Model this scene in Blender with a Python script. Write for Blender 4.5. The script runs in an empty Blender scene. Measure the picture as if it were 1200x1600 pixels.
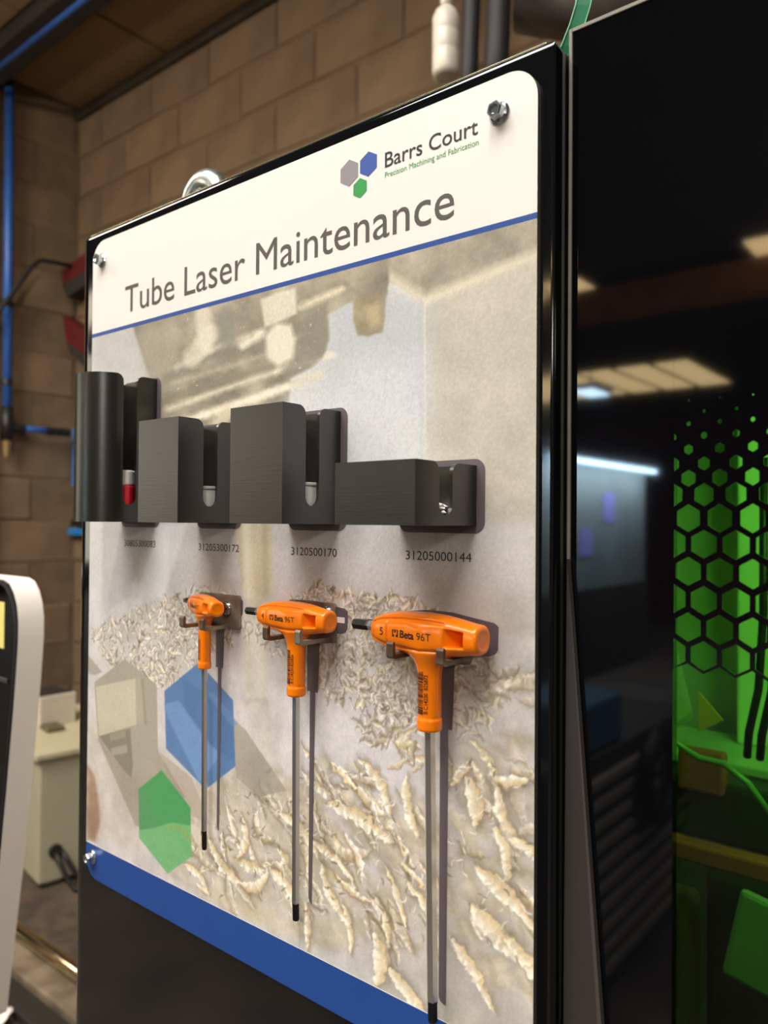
import bpy, bmesh, math, random
import numpy as np
from mathutils import Vector, Matrix
random.seed(7); rng = np.random.RandomState(11)
C = bpy.context.scene.collection
scn = bpy.context.scene
H0 = 1.30                                   # camera height; board coordinates (u,v,w) -> world (u,-w,v+H0)
def Wd(u, v, w): return Vector((u, -w, v + H0))
def lin(c):
    c = np.asarray(c, float) / 255.0
    return np.where(c <= 0.04045, c / 12.92, ((c + 0.055) / 1.055) ** 2.4)
# ------------------------------------------------------------------ camera
YAW, PIT, ROL, FPX, CD = 0.6830828, 0.0117541, 0.0073635, 1200.0, 0.335
fw = Vector((-math.sin(YAW) * math.cos(PIT), math.cos(YAW) * math.cos(PIT), math.sin(PIT)))
rt0 = Vector((math.cos(YAW), math.sin(YAW), 0)); up0 = rt0.cross(fw)
rt = rt0 * math.cos(ROL) + up0 * math.sin(ROL); up = -rt0 * math.sin(ROL) + up0 * math.cos(ROL)
cam = bpy.data.cameras.new('camera'); camo = bpy.data.objects.new('camera', cam); C.objects.link(camo)
cam.sensor_fit = 'VERTICAL'; cam.sensor_height = 36; cam.sensor_width = 27; cam.lens = FPX / 1600 * 36
m = Matrix.Identity(4)
for i, a in enumerate((rt, up, -fw)):
    for j in range(3): m[j][i] = a[j]
m[1][3] = -CD; m[2][3] = H0
camo.matrix_world = m
cam.clip_start = 0.01; cam.clip_end = 200
cam.dof.use_dof = True; cam.dof.focus_distance = 0.445; cam.dof.aperture_fstop = 8.5
scn.camera = camo
# ------------------------------------------------------------------ world, lights, exposure
scn.view_settings.view_transform = 'Standard'; scn.view_settings.look = 'None'
scn.view_settings.gamma = 1; scn.view_settings.use_curve_mapping = False
scn.view_settings.exposure = 0.06
wd = bpy.data.worlds.new('world'); scn.world = wd; wd.use_nodes = True
wd.node_tree.nodes['Background'].inputs[0].default_value = (0.55, 0.52, 0.48, 1)
wd.node_tree.nodes['Background'].inputs[1].default_value = 0.05
def area(name, loc, tgt, sx, sy, power, col):
    l = bpy.data.lights.new(name, 'AREA'); l.shape = 'RECTANGLE'; l.size = sx; l.size_y = sy
    l.energy = power; l.color = col
    o = bpy.data.objects.new(name, l); C.objects.link(o); o.location = loc
    o.rotation_euler = (Vector(tgt) - Vector(loc)).to_track_quat('-Z', 'Y').to_euler()
    return o
area('overhead_fill', (-1.3, -2.5, 5.3), (-0.35, -0.1, 1.2), 3.2, 2.2, 290, (1.0, 0.955, 0.905))  # broad unseen fill, added overhead to brighten the board
area('tube_lamp', (0.35, -1.15, 3.7), (-0.35, -0.1, 1.3), 0.12, 1.6, 50, (1.0, 0.96, 0.92))
area('bay_fill', (-2.5, -0.7, 2.9), (-3.1, 1.6, 0.7), 1.2, 0.3, 46, (1.0, 0.88, 0.72))  # fill added out of view to brighten the block wall and grey box
area('ceiling_fill', (-2.3, -0.9, 1.9), (-2.8, 1.3, 3.4), 0.8, 0.4, 4, (1.0, 0.86, 0.66))  # upward fill added for the dark ceiling boards, no fixture there
area('beam_fill', (2.6, -11.0, 2.5), (-5.0, -15.0, 5.5), 2.5, 2.5, 900, (1.0, 0.9, 0.8))  # added outside the mirrored view to light the rust beam
area('rib_fill', (2.2, -3.2, 2.3), (-1.5, -3.1, 0.2), 1.0, 0.3, 30, (1.0, 0.93, 0.85))  # low fill added so the ribbed cabinet shows in the glass
# ------------------------------------------------------------------ helpers
MATS = {}
def mat(name, col, rough=0.5, metal=0.0, var=0.0, scale=20.0, bump=0.0, bscale=60.0, emit=0.0, coat=0.0,
        col2=None, rnd=0.0, spec=0.5, stretch=None, aniso=None):
    if name in MATS: return MATS[name]
    M = bpy.data.materials.new(name); M.use_nodes = True; nt = M.node_tree; N = nt.nodes; Lk = nt.links
    b = N['Principled BSDF']; c = lin(col)
    b.inputs['Base Color'].default_value = (*c, 1); b.inputs['Roughness'].default_value = rough
    b.inputs['Metallic'].default_value = metal; b.inputs['Specular IOR Level'].default_value = spec
    b.inputs['Coat Weight'].default_value = coat; b.inputs['Coat Roughness'].default_value = 0.05
    tc = N.new('ShaderNodeTexCoord'); src = tc.outputs['Object']
    if stretch:
        mp = N.new('ShaderNodeMapping'); mp.inputs['Scale'].default_value = stretch
        Lk.new(src, mp.inputs[0]); src = mp.outputs[0]
    if var or col2 is not None or rnd:
        no = N.new('ShaderNodeTexNoise'); no.inputs['Scale'].default_value = scale; no.inputs['Detail'].default_value = 5
        Lk.new(src, no.inputs['Vector'])
        mx = N.new('ShaderNodeMix'); mx.data_type = 'RGBA'
        c2 = lin(col2) if col2 is not None else c * (1 - var)
        mx.inputs[6].default_value = (*c, 1); mx.inputs[7].default_value = (*c2, 1)
        rp = N.new('ShaderNodeValToRGB'); rp.color_ramp.elements[0].position = 0.36; rp.color_ramp.elements[1].position = 0.64
        Lk.new(no.outputs['Fac'], rp.inputs[0]); Lk.new(rp.outputs[0], mx.inputs[0]); out = mx.outputs[2]
        if rnd:
            oi = N.new('ShaderNodeObjectInfo'); hs = N.new('ShaderNodeHueSaturation')
            mr = N.new('ShaderNodeMapRange'); mr.inputs['To Min'].default_value = 1 - rnd; mr.inputs['To Max'].default_value = 1 + rnd
            Lk.new(oi.outputs['Random'], mr.inputs[0]); Lk.new(mr.outputs[0], hs.inputs['Value']); Lk.new(out, hs.inputs['Color']); out = hs.outputs[0]
        Lk.new(out, b.inputs['Base Color'])
    if bump:
        n2 = N.new('ShaderNodeTexNoise'); n2.inputs['Scale'].default_value = bscale; n2.inputs['Detail'].default_value = 4
        Lk.new(src, n2.inputs['Vector'])
        bp = N.new('ShaderNodeBump'); bp.inputs['Strength'].default_value = bump; bp.inputs['Distance'].default_value = 0.002
        Lk.new(n2.outputs['Fac'], bp.inputs['Height']); Lk.new(bp.outputs[0], b.inputs['Normal'])
    if emit:
        b.inputs['Emission Color'].default_value = (*c, 1); b.inputs['Emission Strength'].default_value = emit
    MATS[name] = M; return M
def obj(name, me, M, parent=None, smooth=False):
    if isinstance(me, bmesh.types.BMesh):
        bm = me; bmesh.ops.recalc_face_normals(bm, faces=bm.faces); me = bpy.data.meshes.new(name); bm.to_mesh(me); bm.free()
    if M is not None:
        for k in (M if isinstance(M, (list, tuple)) else [M]): me.materials.append(k)
    if smooth:
        for p in me.polygons: p.use_smooth = True
    o = bpy.data.objects.new(name, me); C.objects.link(o)
    if parent is not None:
        o.parent = parent
        o.matrix_parent_inverse = parent.matrix_basis.inverted()
    return o
def tag(o, label=None, cat=None, group=None, kind=None):
    if label: o['label'] = label
    if cat: o['category'] = cat
    if group: o['group'] = group
    if kind: o['kind'] = kind
    return o
def thing(name, label, cat, loc=(0, 0, 0), group=None):
    o = bpy.data.objects.new(name, None); o.empty_display_size = 0.02; C.objects.link(o); o.location = loc
    return tag(o, label, cat, group)
def box(bm, a, b, bev=0.0, seg=2, rot=None):
    a = Vector(a); b = Vector(b)
    r = bmesh.ops.create_cube(bm, size=1); vs = r['verts']
    ce = (a + b) / 2; sz = b - a
    for v in vs: v.co = Vector((v.co.x * sz.x, v.co.y * sz.y, v.co.z * sz.z))
    if bev:
        es = list({e for v in vs for e in v.link_edges})
        rr = bmesh.ops.bevel(bm, geom=es, offset=bev, segments=seg, profile=0.5, affect='EDGES')
        vs = list({v for f in rr['faces'] for v in f.verts} | {v for v in vs if v.is_valid})
    for v in vs:
        if rot is not None: v.co = rot @ v.co
        v.co += ce
    return vs
def nb(a, b, **k):
    bm = bmesh.new(); box(bm, a, b, **k); return bm
def tube(bm, pts, r, n=12, cap=True, ang0=0.0):
    pts = [Vector(p) for p in pts]; rings = []
    rr = r if isinstance(r, (list, tuple)) else [r] * len(pts)
    t0 = (pts[1] - pts[0]).normalized(); ref = Vector((0, 0, 1)) if abs(t0.z) < .9 else Vector((1, 0, 0))
    nx = t0.cross(ref).normalized()
    for i, p in enumerate(pts):
        t = (pts[min(i + 1, len(pts) - 1)] - pts[max(i - 1, 0)])
        t = t.normalized() if t.length > 1e-9 else t0
        nx = (nx - t * nx.dot(t)).normalized(); ny = t.cross(nx)
        rings.append([bm.verts.new(p + (nx * math.cos(2 * math.pi * k / n + ang0) + ny * math.sin(2 * math.pi * k / n + ang0)) * rr[i]) for k in range(n)])
    for A, B in zip(rings, rings[1:]):
        for k in range(n): bm.faces.new((A[k], A[(k + 1) % n], B[(k + 1) % n], B[k]))
    if cap: bm.faces.new(rings[0][::-1]); bm.faces.new(rings[-1])
def nt_(pts, r, **k):
    bm = bmesh.new(); tube(bm, pts, r, **k); return bm
def prism(bm, poly, d):
    """poly: list of world points (planar), d: extrusion vector"""
    a = [bm.verts.new(Vector(p)) for p in poly]; b = [bm.verts.new(Vector(p) + Vector(d)) for p in poly]
    bm.faces.new(a[::-1]); bm.faces.new(b); n = len(a)
    for i in range(n): bm.faces.new((a[i], a[(i + 1) % n], b[(i + 1) % n], b[i]))
def flat(polys, w):
    bm = bmesh.new()
    for p in polys: bm.faces.new([bm.verts.new(Wd(a, b, w)) for a, b in p])
    return bm
def rrect(u0, u1, v0, v1, r, n=10):
    rs = r if isinstance(r, (tuple, list)) else (r,) * 4   # bl, br, tr, tl
    out = []
    for (cx, cy, a0), q in zip(((u0, v0, 180), (u1, v0, 270), (u1, v1, 0), (u0, v1, 90)), rs):
        if q <= 0: out.append((cx, cy)); continue
        x = cx + (q if cx == u0 else -q); y = cy + (q if cy == v0 else -q)
        for k in range(n + 1):
            a = math.radians(a0 + 90 * k / n); out.append((x + q * math.cos(a), y + q * math.sin(a)))
    return out
def text_mesh(body, bold=0.0):
    cu = bpy.data.curves.new('t', 'FONT'); cu.body = body; cu.size = 1; cu.resolution_u = 4; cu.offset = bold
    o = bpy.data.objects.new('t', cu); C.objects.link(o); bpy.context.view_layer.update()
    me = bpy.data.meshes.new_from_object(o.evaluated_get(bpy.context.evaluated_depsgraph_get()))
    C.objects.unlink(o); bpy.data.objects.remove(o)
    n = len(me.vertices); co = np.zeros(n * 3); me.vertices.foreach_get('co', co); co = co.reshape(-1, 3)
    return me, co
def text_board(name, body, u0, u1, vbase, cap, w, M, parent, bold=0.0, slant=0):
    me, co = text_mesh(body, bold)
    x0, x1 = co[:, 0].min(), co[:, 0].max(); _, ct = text_mesh('T'); ch = ct[:, 1].max()
    u = u0 + (co[:, 0] - x0) / (x1 - x0) * (u1 - u0); v = vbase + co[:, 1] / ch * cap
    out = np.stack([u, np.full_like(u, -w), v + H0], 1)
    me.vertices.foreach_set('co', out.ravel()); me.update()
    return obj(name, me, M, parent)
# ------------------------------------------------------------------ materials
m_black = mat('black_gloss', (14, 15, 17), 0.07, coat=0.6, var=0.2, scale=3)
m_side = mat('black_side', (16, 18, 19), 0.16, var=0.2, scale=4)
m_doorglass = mat('door_black_glass', (8, 9, 12), 0.035, var=0.3, scale=2.5, spec=0.7)
m_white = mat('print_white', (235, 229, 221), 0.42, var=0.03, scale=8)
m_blue = mat('print_blue', (34, 74, 146), 0.4, var=0.04, scale=30)
m_edge = mat('board_edge', (72, 66, 58), 0.7, var=0.4, scale=900, bump=0.4, bscale=900)
m_txt = mat('print_dark_grey', (78, 74, 70), 0.5, var=0.05)
m_ink = mat('print_black', (22, 20, 20), 0.5, var=0.05)
m_green = mat('print_green', (40, 150, 72), 0.45, var=0.05)
m_grey = mat('print_grey', (140, 136, 138), 0.45, var=0.05)
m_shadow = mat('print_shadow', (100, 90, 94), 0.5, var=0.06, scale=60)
m_plast = mat('holder_plastic', (29, 28, 23), 0.31, var=0.10, scale=8, bump=0.05, bscale=1600, stretch=(0.02, 0.02, 1.0), spec=0.9)
m_orange = mat('orange_plastic', (255, 130, 6), 0.24, var=0.05, scale=80, coat=0.3)
m_chrome = mat('chrome', (214, 212, 210), 0.2, 0.9, var=0.12, scale=60, stretch=(1, 1, 0.05))
m_burn = mat('burnished_tip', (40, 40, 36), 0.35, 0.6, var=0.2, scale=200)
m_steel = mat('bare_steel', (150, 142, 126), 0.4, 0.55, col2=(92, 72, 56), scale=55, bump=0.1, bscale=300)
m_zinc = mat('zinc', (206, 214, 216), 0.2, 0.95, col2=(150, 158, 160), scale=140)
m_trim = mat('door_trim', (124, 120, 106), 0.4, var=0.15, scale=40)
# ------------------------------------------------------------------ the setting
S = 'structure'
m_block = mat('concrete_block', (126, 103, 78), 0.92, col2=(98, 80, 61), scale=2.6, bump=1.0, bscale=30, rnd=0.08)
m_mortar = mat('mortar', (112, 92, 69), 0.95, var=0.25, scale=12, bump=0.6)
m_floor = mat('shop_floor', (92, 80, 66), 0.6, col2=(66, 58, 50), scale=4, bump=0.3, bscale=30)
m_roof = mat('roof_dark', (38, 37, 37), 0.9, var=0.3, scale=2)
m_ply = mat('ceiling_board', (126, 100, 68), 0.8, var=0.12, scale=3)
m_beam = mat('dark_beam', (44, 40, 36), 0.7, var=0.3, scale=6)
WB, WL, CE = 1.80, -3.86, 3.47
fl = obj('floor', nb((-16, -34, -0.1), (8, 2.1, 0)), m_floor); tag(fl, kind=S)
bw = obj('wall_back', nb((WL - .3, WB + .006, 0), (3.0, WB + .3, CE + .3)), m_mortar); tag(bw, kind=S)
lw = obj('wall_left', nb((WL - .3, 0.2, 0), (WL - .006, WB + .012, CE + .3)), m_mortar); tag(lw, kind=S)
bricks = []
for k in range(4):
    bm = bmesh.new(); box(bm, (0, 0, 0), (0.43, 0.10, 0.205), bev=0.006, seg=1)
    for v in bm.verts: v.co += Vector([random.uniform(-.003, .003) for _ in range(3)])
    bmesh.ops.recalc_face_normals(bm, faces=bm.faces)
    me = bpy.data.meshes.new('brick'); bm.to_mesh(me); bm.free(); me.materials.append(m_block); bricks.append(me)
zr = 0.0; row = 0
while zr < CE - 0.02:
    hh = min(0.205, CE - zr)
    x = WL + 0.005 - (0.22 if row % 2 else 0)
    while x < -0.75:
        o = bpy.data.objects.new('brick', random.choice(bricks)); C.objects.link(o); o.parent = bw
        x0 = max(x, WL + .002); o.location = (x0, WB - random.uniform(0, .004), zr); o.scale = ((x + .43 - x0) / .43, 1, hh / .205)
        x += 0.44
    y = WB - 0.02 - (0.22 if row % 2 == 0 else 0)
    while y > 0.9:
        y1 = min(y, WB - .01)
        o = bpy.data.objects.new('brick', random.choice(bricks)); C.objects.link(o); o.parent = lw
        o.location = (WL - random.uniform(0, .004), y1 - .43, zr); o.rotation_euler = (0, 0, math.pi / 2); o.scale = (1, 1, hh / .205)
        y -= 0.44
    zr += 0.2155; row += 1
ce = obj('ceiling', nb((WL - .2, 0.2, CE + .03), (3.0, WB + .2, CE + .12)), m_beam); tag(ce, kind=S)
for i in range(6):
    for j, (ya, yb) in enumerate(((0.55, 1.20), (1.37, 1.765))):
        xa = WL + .05 + i * 0.79 - (0.25 if j == 0 else 0)
        obj('ceiling_board', nb((xa, ya, CE - .005), (xa + .77, yb, CE + .03), bev=.004), m_ply, ce)
be = bmesh.new(); box(be, (WL, 1.21, CE - .07), (1.5, 1.36, CE + .03), bev=.006)
tag(obj('trim_1', be, m_beam), kind=S)
tag(obj('trim_2', nb((WL, 1.765, CE - .05), (1.5, WB, CE + .03), bev=.01), mat('dirty_edge', (58, 48, 38), .9, var=.4, scale=7, bump=.6)), kind=S)
tag(obj('trim_3', nb((WL, 1.12, 0), (WL + .05, 1.345, CE), bev=.004), mat('post_wood', (150, 118, 72), .8, var=.2, scale=10, stretch=(6, 6, .6))), kind=S)
# far hall seen mirrored in the black glass: roof, back cladding
hr = obj('ceiling_hall', nb((-30, -44, 6.35), (8, 0.2, 6.5)), m_roof); tag(hr, kind=S)
tag(obj('wall_far', nb((-30, -44, 0), (8, -43.6, 6.5)), m_roof), kind=S)
tag(obj('wall_right', nb((4.0, -44, 0), (4.3, 2.1, 6.5)), mat('cladding', (96, 92, 86), .9, var=.2, scale=1)), kind=S)
tag(obj('wall_side', nb((-30, -44, 0), (-29.6, 2.1, 6.5)), m_roof), kind=S)
m_sky = mat('rooflight', (232, 202, 146), 0.6, emit=9.0, var=0.1)
def rooflight(n, x0, x1, y0, y1, bars):
    t = bpy.data.objects.new('window_%d' % n, None); C.objects.link(t); t.location = ((x0 + x1) / 2, (y0 + y1) / 2, 6.3); tag(t, kind=S)
    L_ = (x1 - x0) / bars
    for i in range(bars):
        obj('pane', nb((x0 + i * L_ + .12, y0, 6.26), (x0 + (i + 1) * L_ - .12, y1, 6.30)), m_sky, t)
    obj('window_frame', nb((x0 - .15, y0 - .12, 6.30), (x1 + .15, y1 + .12, 6.34)), m_roof, t)
rooflight(1, -17.5, -7.5, -28.3, -23.6, 8)
rooflight(2, -11.0, -6.7, -15.9, -14.2, 4)
rooflight(3, -3.75, 0.5, -15.9, -14.1, 3)
t = bpy.data.objects.new('window_4', None); C.objects.link(t); t.location = (-13.5, -11, 2.2); tag(t, kind=S)  # unseen glowing panes, added to put sheen on the holder fronts
for i in range(5):
    obj('pane', nb((-13.55, -16.4 + i * 2.2, .5), (-13.5, -14.3 + i * 2.2, 4.4)), mat('glow_sheet', (226, 220, 200), .6, emit=3.2, var=.05), t)
obj('window_frame', nb((-13.62, -16.6, .3), (-13.56, -5.4, 4.6)), m_roof, t)
bm = bmesh.new(); prism(bm, [(-12, -14.9, 5.45), (3.9, -14.9, 5.45), (3.9, -14.4, 5.45), (-12, -14.4, 5.45)], (0, 0, .62))
tag(obj('trim_4', bm, mat('rust_beam', (150, 92, 50), .8, var=.3, scale=2)), kind=S)
bm = bmesh.new()
for k in range(5): tube(bm, [(-12 + k * 2.6, -15.0, 5.6), (-13.0 + k * 2.6, -16.5, 6.3)], .06, n=6)
tag(obj('trim_5', bm, m_beam), kind=S)
# ------------------------------------------------------------------ machine enclosure carrying the board
EL, ER, ET = -0.6158, -0.1703, 0.2352
enc = thing('machine_cabinet', 'glossy black machine cabinet with rounded edge carrying the printed tool board', 'machine', (-0.385, 0.2, 0))
ZT = ET + H0
bm = bmesh.new(); prof = []
R_ = 0.022
for k in range(9):
    a = math.radians(180 + 90 * k / 8); prof.append((EL + R_ + R_ * math.cos(a), .003 + R_ + R_ * math.sin(a)))
prof += [(EL + R_ + .0004, .003), (ER - .0018, .003), (ER - .0012, .003), (ER - .0004, .0034), (ER, .0042), (ER, .0050)]
prof += [(ER, .056), (EL, .056), (EL, .0260)]
nP = len(prof); rows = []
for z, ins in ((0.0, 0), (ZT - .0040, 0), (ZT - .0030, 0), (ZT - .0012, .0006), (ZT - .0003, .0018), (ZT, .0034)):
    rows.append([bm.verts.new((min(max(x, EL + ins), ER - ins), max(y, .003 + ins), z)) for x, y in prof])
for A, B in zip(rows, rows[1:]):
    for k in range(nP): bm.faces.new((A[k], A[(k + 1) % nP], B[(k + 1) % nP], B[k]))
bm.faces.new(rows[-1]); bm.faces.new(rows[0][::-1])
e1 = obj('cabinet_body', bm, m_black, enc, smooth=True)
e1.data.set_sharp_from_angle(angle=math.radians(50))
# raised lip along the top edge
bm = bmesh.new(); box(bm, (EL + .020, .0055, ZT - .0002), (ER - .006, .010, ZT + .0016), bev=.0006)
obj('top_lip', bm, mat('lip_metal', (196, 186, 158), .2, .9, var=.1), enc)
# door beside it
DW = -0.0168
DL, DT, PL = -0.1694, 0.2452, -0.1178
DP = -DW                                   # world y of the door face
door = thing('machine_door', 'tall black glass door with a green window and honeycomb print', 'door', (0.1, DP, 0))
bm = bmesh.new(); box(bm, (DL + .002, DP, 0.05), (PL, DP + .006, DT + H0 - .002)); box(bm, (PL, DP, 0.075 + H0), (0.45, DP + .006, DT + H0 - .002))
obj('black_glass', bm, m_doorglass, door)
bm = bmesh.new()
box(bm, (DL, DP - .0006, .05), (DL + .0017, DP + .007, DT + H0), bev=.0003); box(bm, (DL + .0018, DP - .0006, DT + H0 - .0020), (0.45, DP + .007, DT + H0), bev=.0003)
obj('edge_trim', bm, m_trim, door)
# honeycomb frit
def hexpts(cu, cv, rf, sy=1.0):
    R = rf / math.cos(math.pi / 6)
    return [(cu + R * math.sin(math.pi / 3 * k), cv + R * sy * math.cos(math.pi / 3 * k)) for k in range(6)]
cu = bpy.data.curves.new('frit', 'CURVE'); cu.dimensions = '2D'; cu.fill_mode = 'BOTH'; cu.extrude = 0.0003
def spl(pts):
    s = cu.splines.new('POLY'); s.points.add(len(pts) - 1); s.use_cyclic_u = True
    for q, (a, b) in zip(s.points, pts): q.co = (a, b, 0, 1)
PX1 = 0.10; DU = 0.01335
rowsf = [(-.0584, .00555, 1), (-.0463, .0055, 0), (-.0340, .0055, 1), (-.0214, .00545, 0), (-.0092, .0054, 1), (.0023, .0050, 0), (.0127, .00405, 1),
         (.0201, .00305, 0), (.0265, .00245, 1), (.0330, .0019, 0), (.0389, .0013, 1), (.0445, .0009, 0), (.0497, .0006, 1), (.055, .0004, 0)]
outer = [(PL, .075), (PX1, .075), (PX1, -.0625)]
k = int((PX1 + .1045) / DU)
while True:
    c = -.1045 + DU * k
    if c < PL + .002: break
    if c + DU / 2 < PX1: outer.append((c + DU / 2, -.0625))
    outer.append((c, -.0664)); k -= 1
outer.append((-.1045 - DU / 2, -.0625)); outer.append((PL, -.0655))
seen = []
for q in outer:
    if not seen or (abs(q[0] - seen[-1][0]) + abs(q[1] - seen[-1][1])) > 1e-5: seen.append(q)
spl(seen)
for v, rf, odd in rowsf:
    for k in range(-2, 17):
        c = -.1111 + DU * k + (DU / 2 if odd else 0)
        p = hexpts(c, v, rf, 1.03 if rf > .005 else 1.1)
        if c + rf > PX1 - .001: continue
        if c - rf < PL + .0004:
            if c + rf < PL + .0012: continue
            p = [(max(a, PL + .0004), b) for a, b in p]
        spl(p)
fo = bpy.data.objects.new('f', cu); C.objects.link(fo); bpy.context.view_layer.update()
fm = bpy.data.meshes.new_from_object(fo.evaluated_get(bpy.context.evaluated_depsgraph_get())); C.objects.unlink(fo)
co = np.zeros(len(fm.vertices) * 3); fm.vertices.foreach_get('co', co); co = co.reshape(-1, 3)
co = np.stack([co[:, 0], DP + .0004 + co[:, 2], co[:, 1] + H0], 1); fm.vertices.foreach_set('co', co.ravel()); fm.update()
obj('honeycomb_print', fm, m_doorglass, door)
# green laser window: tinted clear sheet
M = bpy.data.materials.new('green_window'); M.use_nodes = True; N = M.node_tree.nodes; Lk = M.node_tree.links; N.clear()
o_ = N.new('ShaderNodeOutputMaterial'); mx = N.new('ShaderNodeMixShader'); tr = N.new('ShaderNodeBsdfTransparent'); gl = N.new('ShaderNodeBsdfGlossy')
fr = N.new('ShaderNodeFresnel'); fr.inputs[0].default_value = 1.5
tr.inputs[0].default_value = (0.10, 0.52, 0.04, 1); gl.inputs['Roughness'].default_value = .035; gl.inputs[0].default_value = (.8, .8, .8, 1)
Lk.new(fr.outputs[0], mx.inputs[0]); Lk.new(tr.outputs[0], mx.inputs[1]); Lk.new(gl.outputs[0], mx.inputs[2]); Lk.new(mx.outputs[0], o_.inputs[0])
bm = bmesh.new(); bm.faces.new([bm.verts.new(p) for p in ((PL, DP + .003, .05), (.45, DP + .003, .05), (.45, DP + .003, .075 + H0), (PL, DP + .003, .075 + H0))])
obj('green_window', bm, M, door)
obj('tapered_strip', (lambda b: (prism(b, [Wd(-.1675, -.018, DW + .0042), Wd(-.1496, -.236, DW + .0042), Wd(-.1370, -.46, DW + .0042), Wd(-.1690, -.46, DW + .0042)], (0, .0034, 0)), b)[1])(bmesh.new()), mat('strip_grey', (52, 48, 44), .55, var=.1), door)  # tapered grey strip on the door face
obj('strip_edge', (lambda b: (prism(b, [Wd(-.1672, -.018, DW + .0045), Wd(-.1488, -.236, DW + .0045), Wd(-.1362, -.46, DW + .0045), Wd(-.1388, -.46, DW + .0045), Wd(-.1508, -.236, DW + .0045)], (0, .0036, 0)), b)[1])(bmesh.new()), mat('strip_edge', (74, 66, 60), .5, var=.1), door)  # paler border along the strip
# ------------------------------------------------------------------ interior seen through the green window
m_iw = mat('chamber_wall', (214, 214, 208), .7, var=.12, scale=3)
ch = thing('cutting_chamber', 'bright lit cutting chamber behind the green window', 'machine', (0.0, 0.4, 0))
X0, X1, Y0, Y1 = -.59, .45, .075, .66
obj('rear_wall', nb((X0, Y1, .3), (X1, Y1 + .01, 1.52)), m_iw, ch)
obj('side_wall', nb((X0 - .01, Y0, .3), (X0, Y1, 1.52)), m_iw, ch); obj('side_wall', nb((X1, Y0, .3), (X1 + .01, Y1, 1.52)), m_iw, ch)
obj('roof_sheet', nb((X0 - .01, Y0, 1.52), (X1 + .01, Y1 + .01, 1.528)), m_side, ch)
obj('chamber_floor', nb((X0, Y0, .60), (X1, Y1, .62)), mat('chamber_floor', (60, 62, 60), .6, var=.3), ch)
dk_ = mat('dark_metal', (58, 62, 58), .4, .4, var=.3)
obj('gantry_beam', nb((X0, .46, .985), (X1, .56, 1.045), bev=.006), dk_, ch)
obj('shelf', nb((X0, .50, 1.045), (X1, .62, 1.055), bev=.002), mat('shelf_pale', (190, 196, 186), .4, var=.2), ch)
obj('orange_rail', nb((-.262, .40, .985), (.1, .42, 1.003), bev=.003), mat('orange_rail', (206, 84, 50), .5, var=.2), ch)
obj('orange_block', nb((-.258, .45, 1.035), (-.215, .47, 1.075), bev=.003), mat('orange_rail', (206, 84, 50)), ch)
obj('white_plate', nb((-.190, .38, .895), (-.10, .39, .975), bev=.004, rot=Matrix.Rotation(.2, 3, 'Y')), mat('plate_pale', (150, 156, 150), .5, var=.1), ch)
obj('chute', nb((-.30, .42, .62), (-.235, .46, .94), bev=.01), mat('chute_brown', (130, 74, 34), .6, var=.3), ch)
obj('lower_cover', nb((-.235, .46, .62), (X1, .50, .96), bev=.01), dk_, ch)
obj('grey_head', nb((-.262, .36, 1.11), (-.240, .42, 1.20), bev=.008, rot=Matrix.Rotation(-.25, 3, 'Y')), mat('head_grey', (150, 150, 144), .5, .3, var=.3), ch)
obj('bright_panel', nb((-.236, .58, 1.055), (-.10, .60, 1.50), bev=.003), mat('panel_pale', (240, 242, 230), .6, var=.05), ch)
sg = thing('warning_sign', 'yellow warning triangle behind the green window', 'sign', (-.23, .44, 1.115))
bm = bmesh.new(); prism(bm, [(-.2345, .440, 1.098), (-.2345, .440, 1.136), (-.2120, .440, 1.112)], (0, .002, 0)); obj('sign_plate', bm, mat('sign_yellow', (255, 176, 20), .5, var=.05), sg)
hs = thing('chamber_hose', 'pair of dark hoses curving down inside the green lit chamber', 'hose', (-.18, .4, 1.2))
for dx in (0, .011):
    obj('hose', nt_([(-.172 + dx, .42, 1.36), (-.172 + dx, .42, 1.22), (-.176 + dx, .42, 1.15), (-.184 + dx, .42, 1.11), (-.188 + dx, .43, 1.085)], .0036, n=10), mat('hose_black', (20, 24, 22), .5, var=.1), hs, smooth=True)
hs2 = thing('air_tube', 'shiny green lit air tube crossing the chamber', 'hose', (-.2, .38, 1.1))
obj('tube', nt_([(-.262, .40, 1.145), (-.245, .40, 1.095), (-.222, .40, 1.084), (-.200, .40, 1.083), (-.180, .40, 1.070), (-.16, .40, 1.045)], .003, n=10), mat('air_tube', (120, 150, 100), .15, var=.1), hs2, smooth=True)
area('chamber_lamp', (0.1, 0.28, 1.47), (-.15, 0.6, 1.20), 0.3, 0.12, 2.8, (1, 1, 0.95))
# ------------------------------------------------------------------ printed board
BL, BR, BT, BB = -0.58175, -0.17760, 0.22510, -0.28859
L1T, L1B, B2 = 0.15091, 0.14783, -0.26161
board = thing('tool_board', 'white printed tool board with grey picture and blue bottom band', 'board', ((BL + BR) / 2, 0, BB + H0))
bm = bmesh.new(); prism(bm, [Wd(a, b, 0) for a, b in rrect(BL, BR, BB, BT, .0165)], (0, .003, 0)); obj('backing_panel', bm, m_edge, board)
e = .00012
obj('header', flat([rrect(BL + e, BR - e, L1T, BT - e, (0, 0, .0165, .0165))], .00025), m_white, board)
obj('blue_line', flat([rrect(BL + e, BR - e, L1B, L1T, 0)], .00025), m_blue, board)
obj('white_line', flat([rrect(BL + e, BR - e, B2, B2 + .0006, 0)], .00026), m_white, board)
obj('blue_band', flat([rrect(BL + e, BR - e, BB + e, B2, (.0165, .0165, 0, 0))], .00025), m_blue, board)
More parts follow.
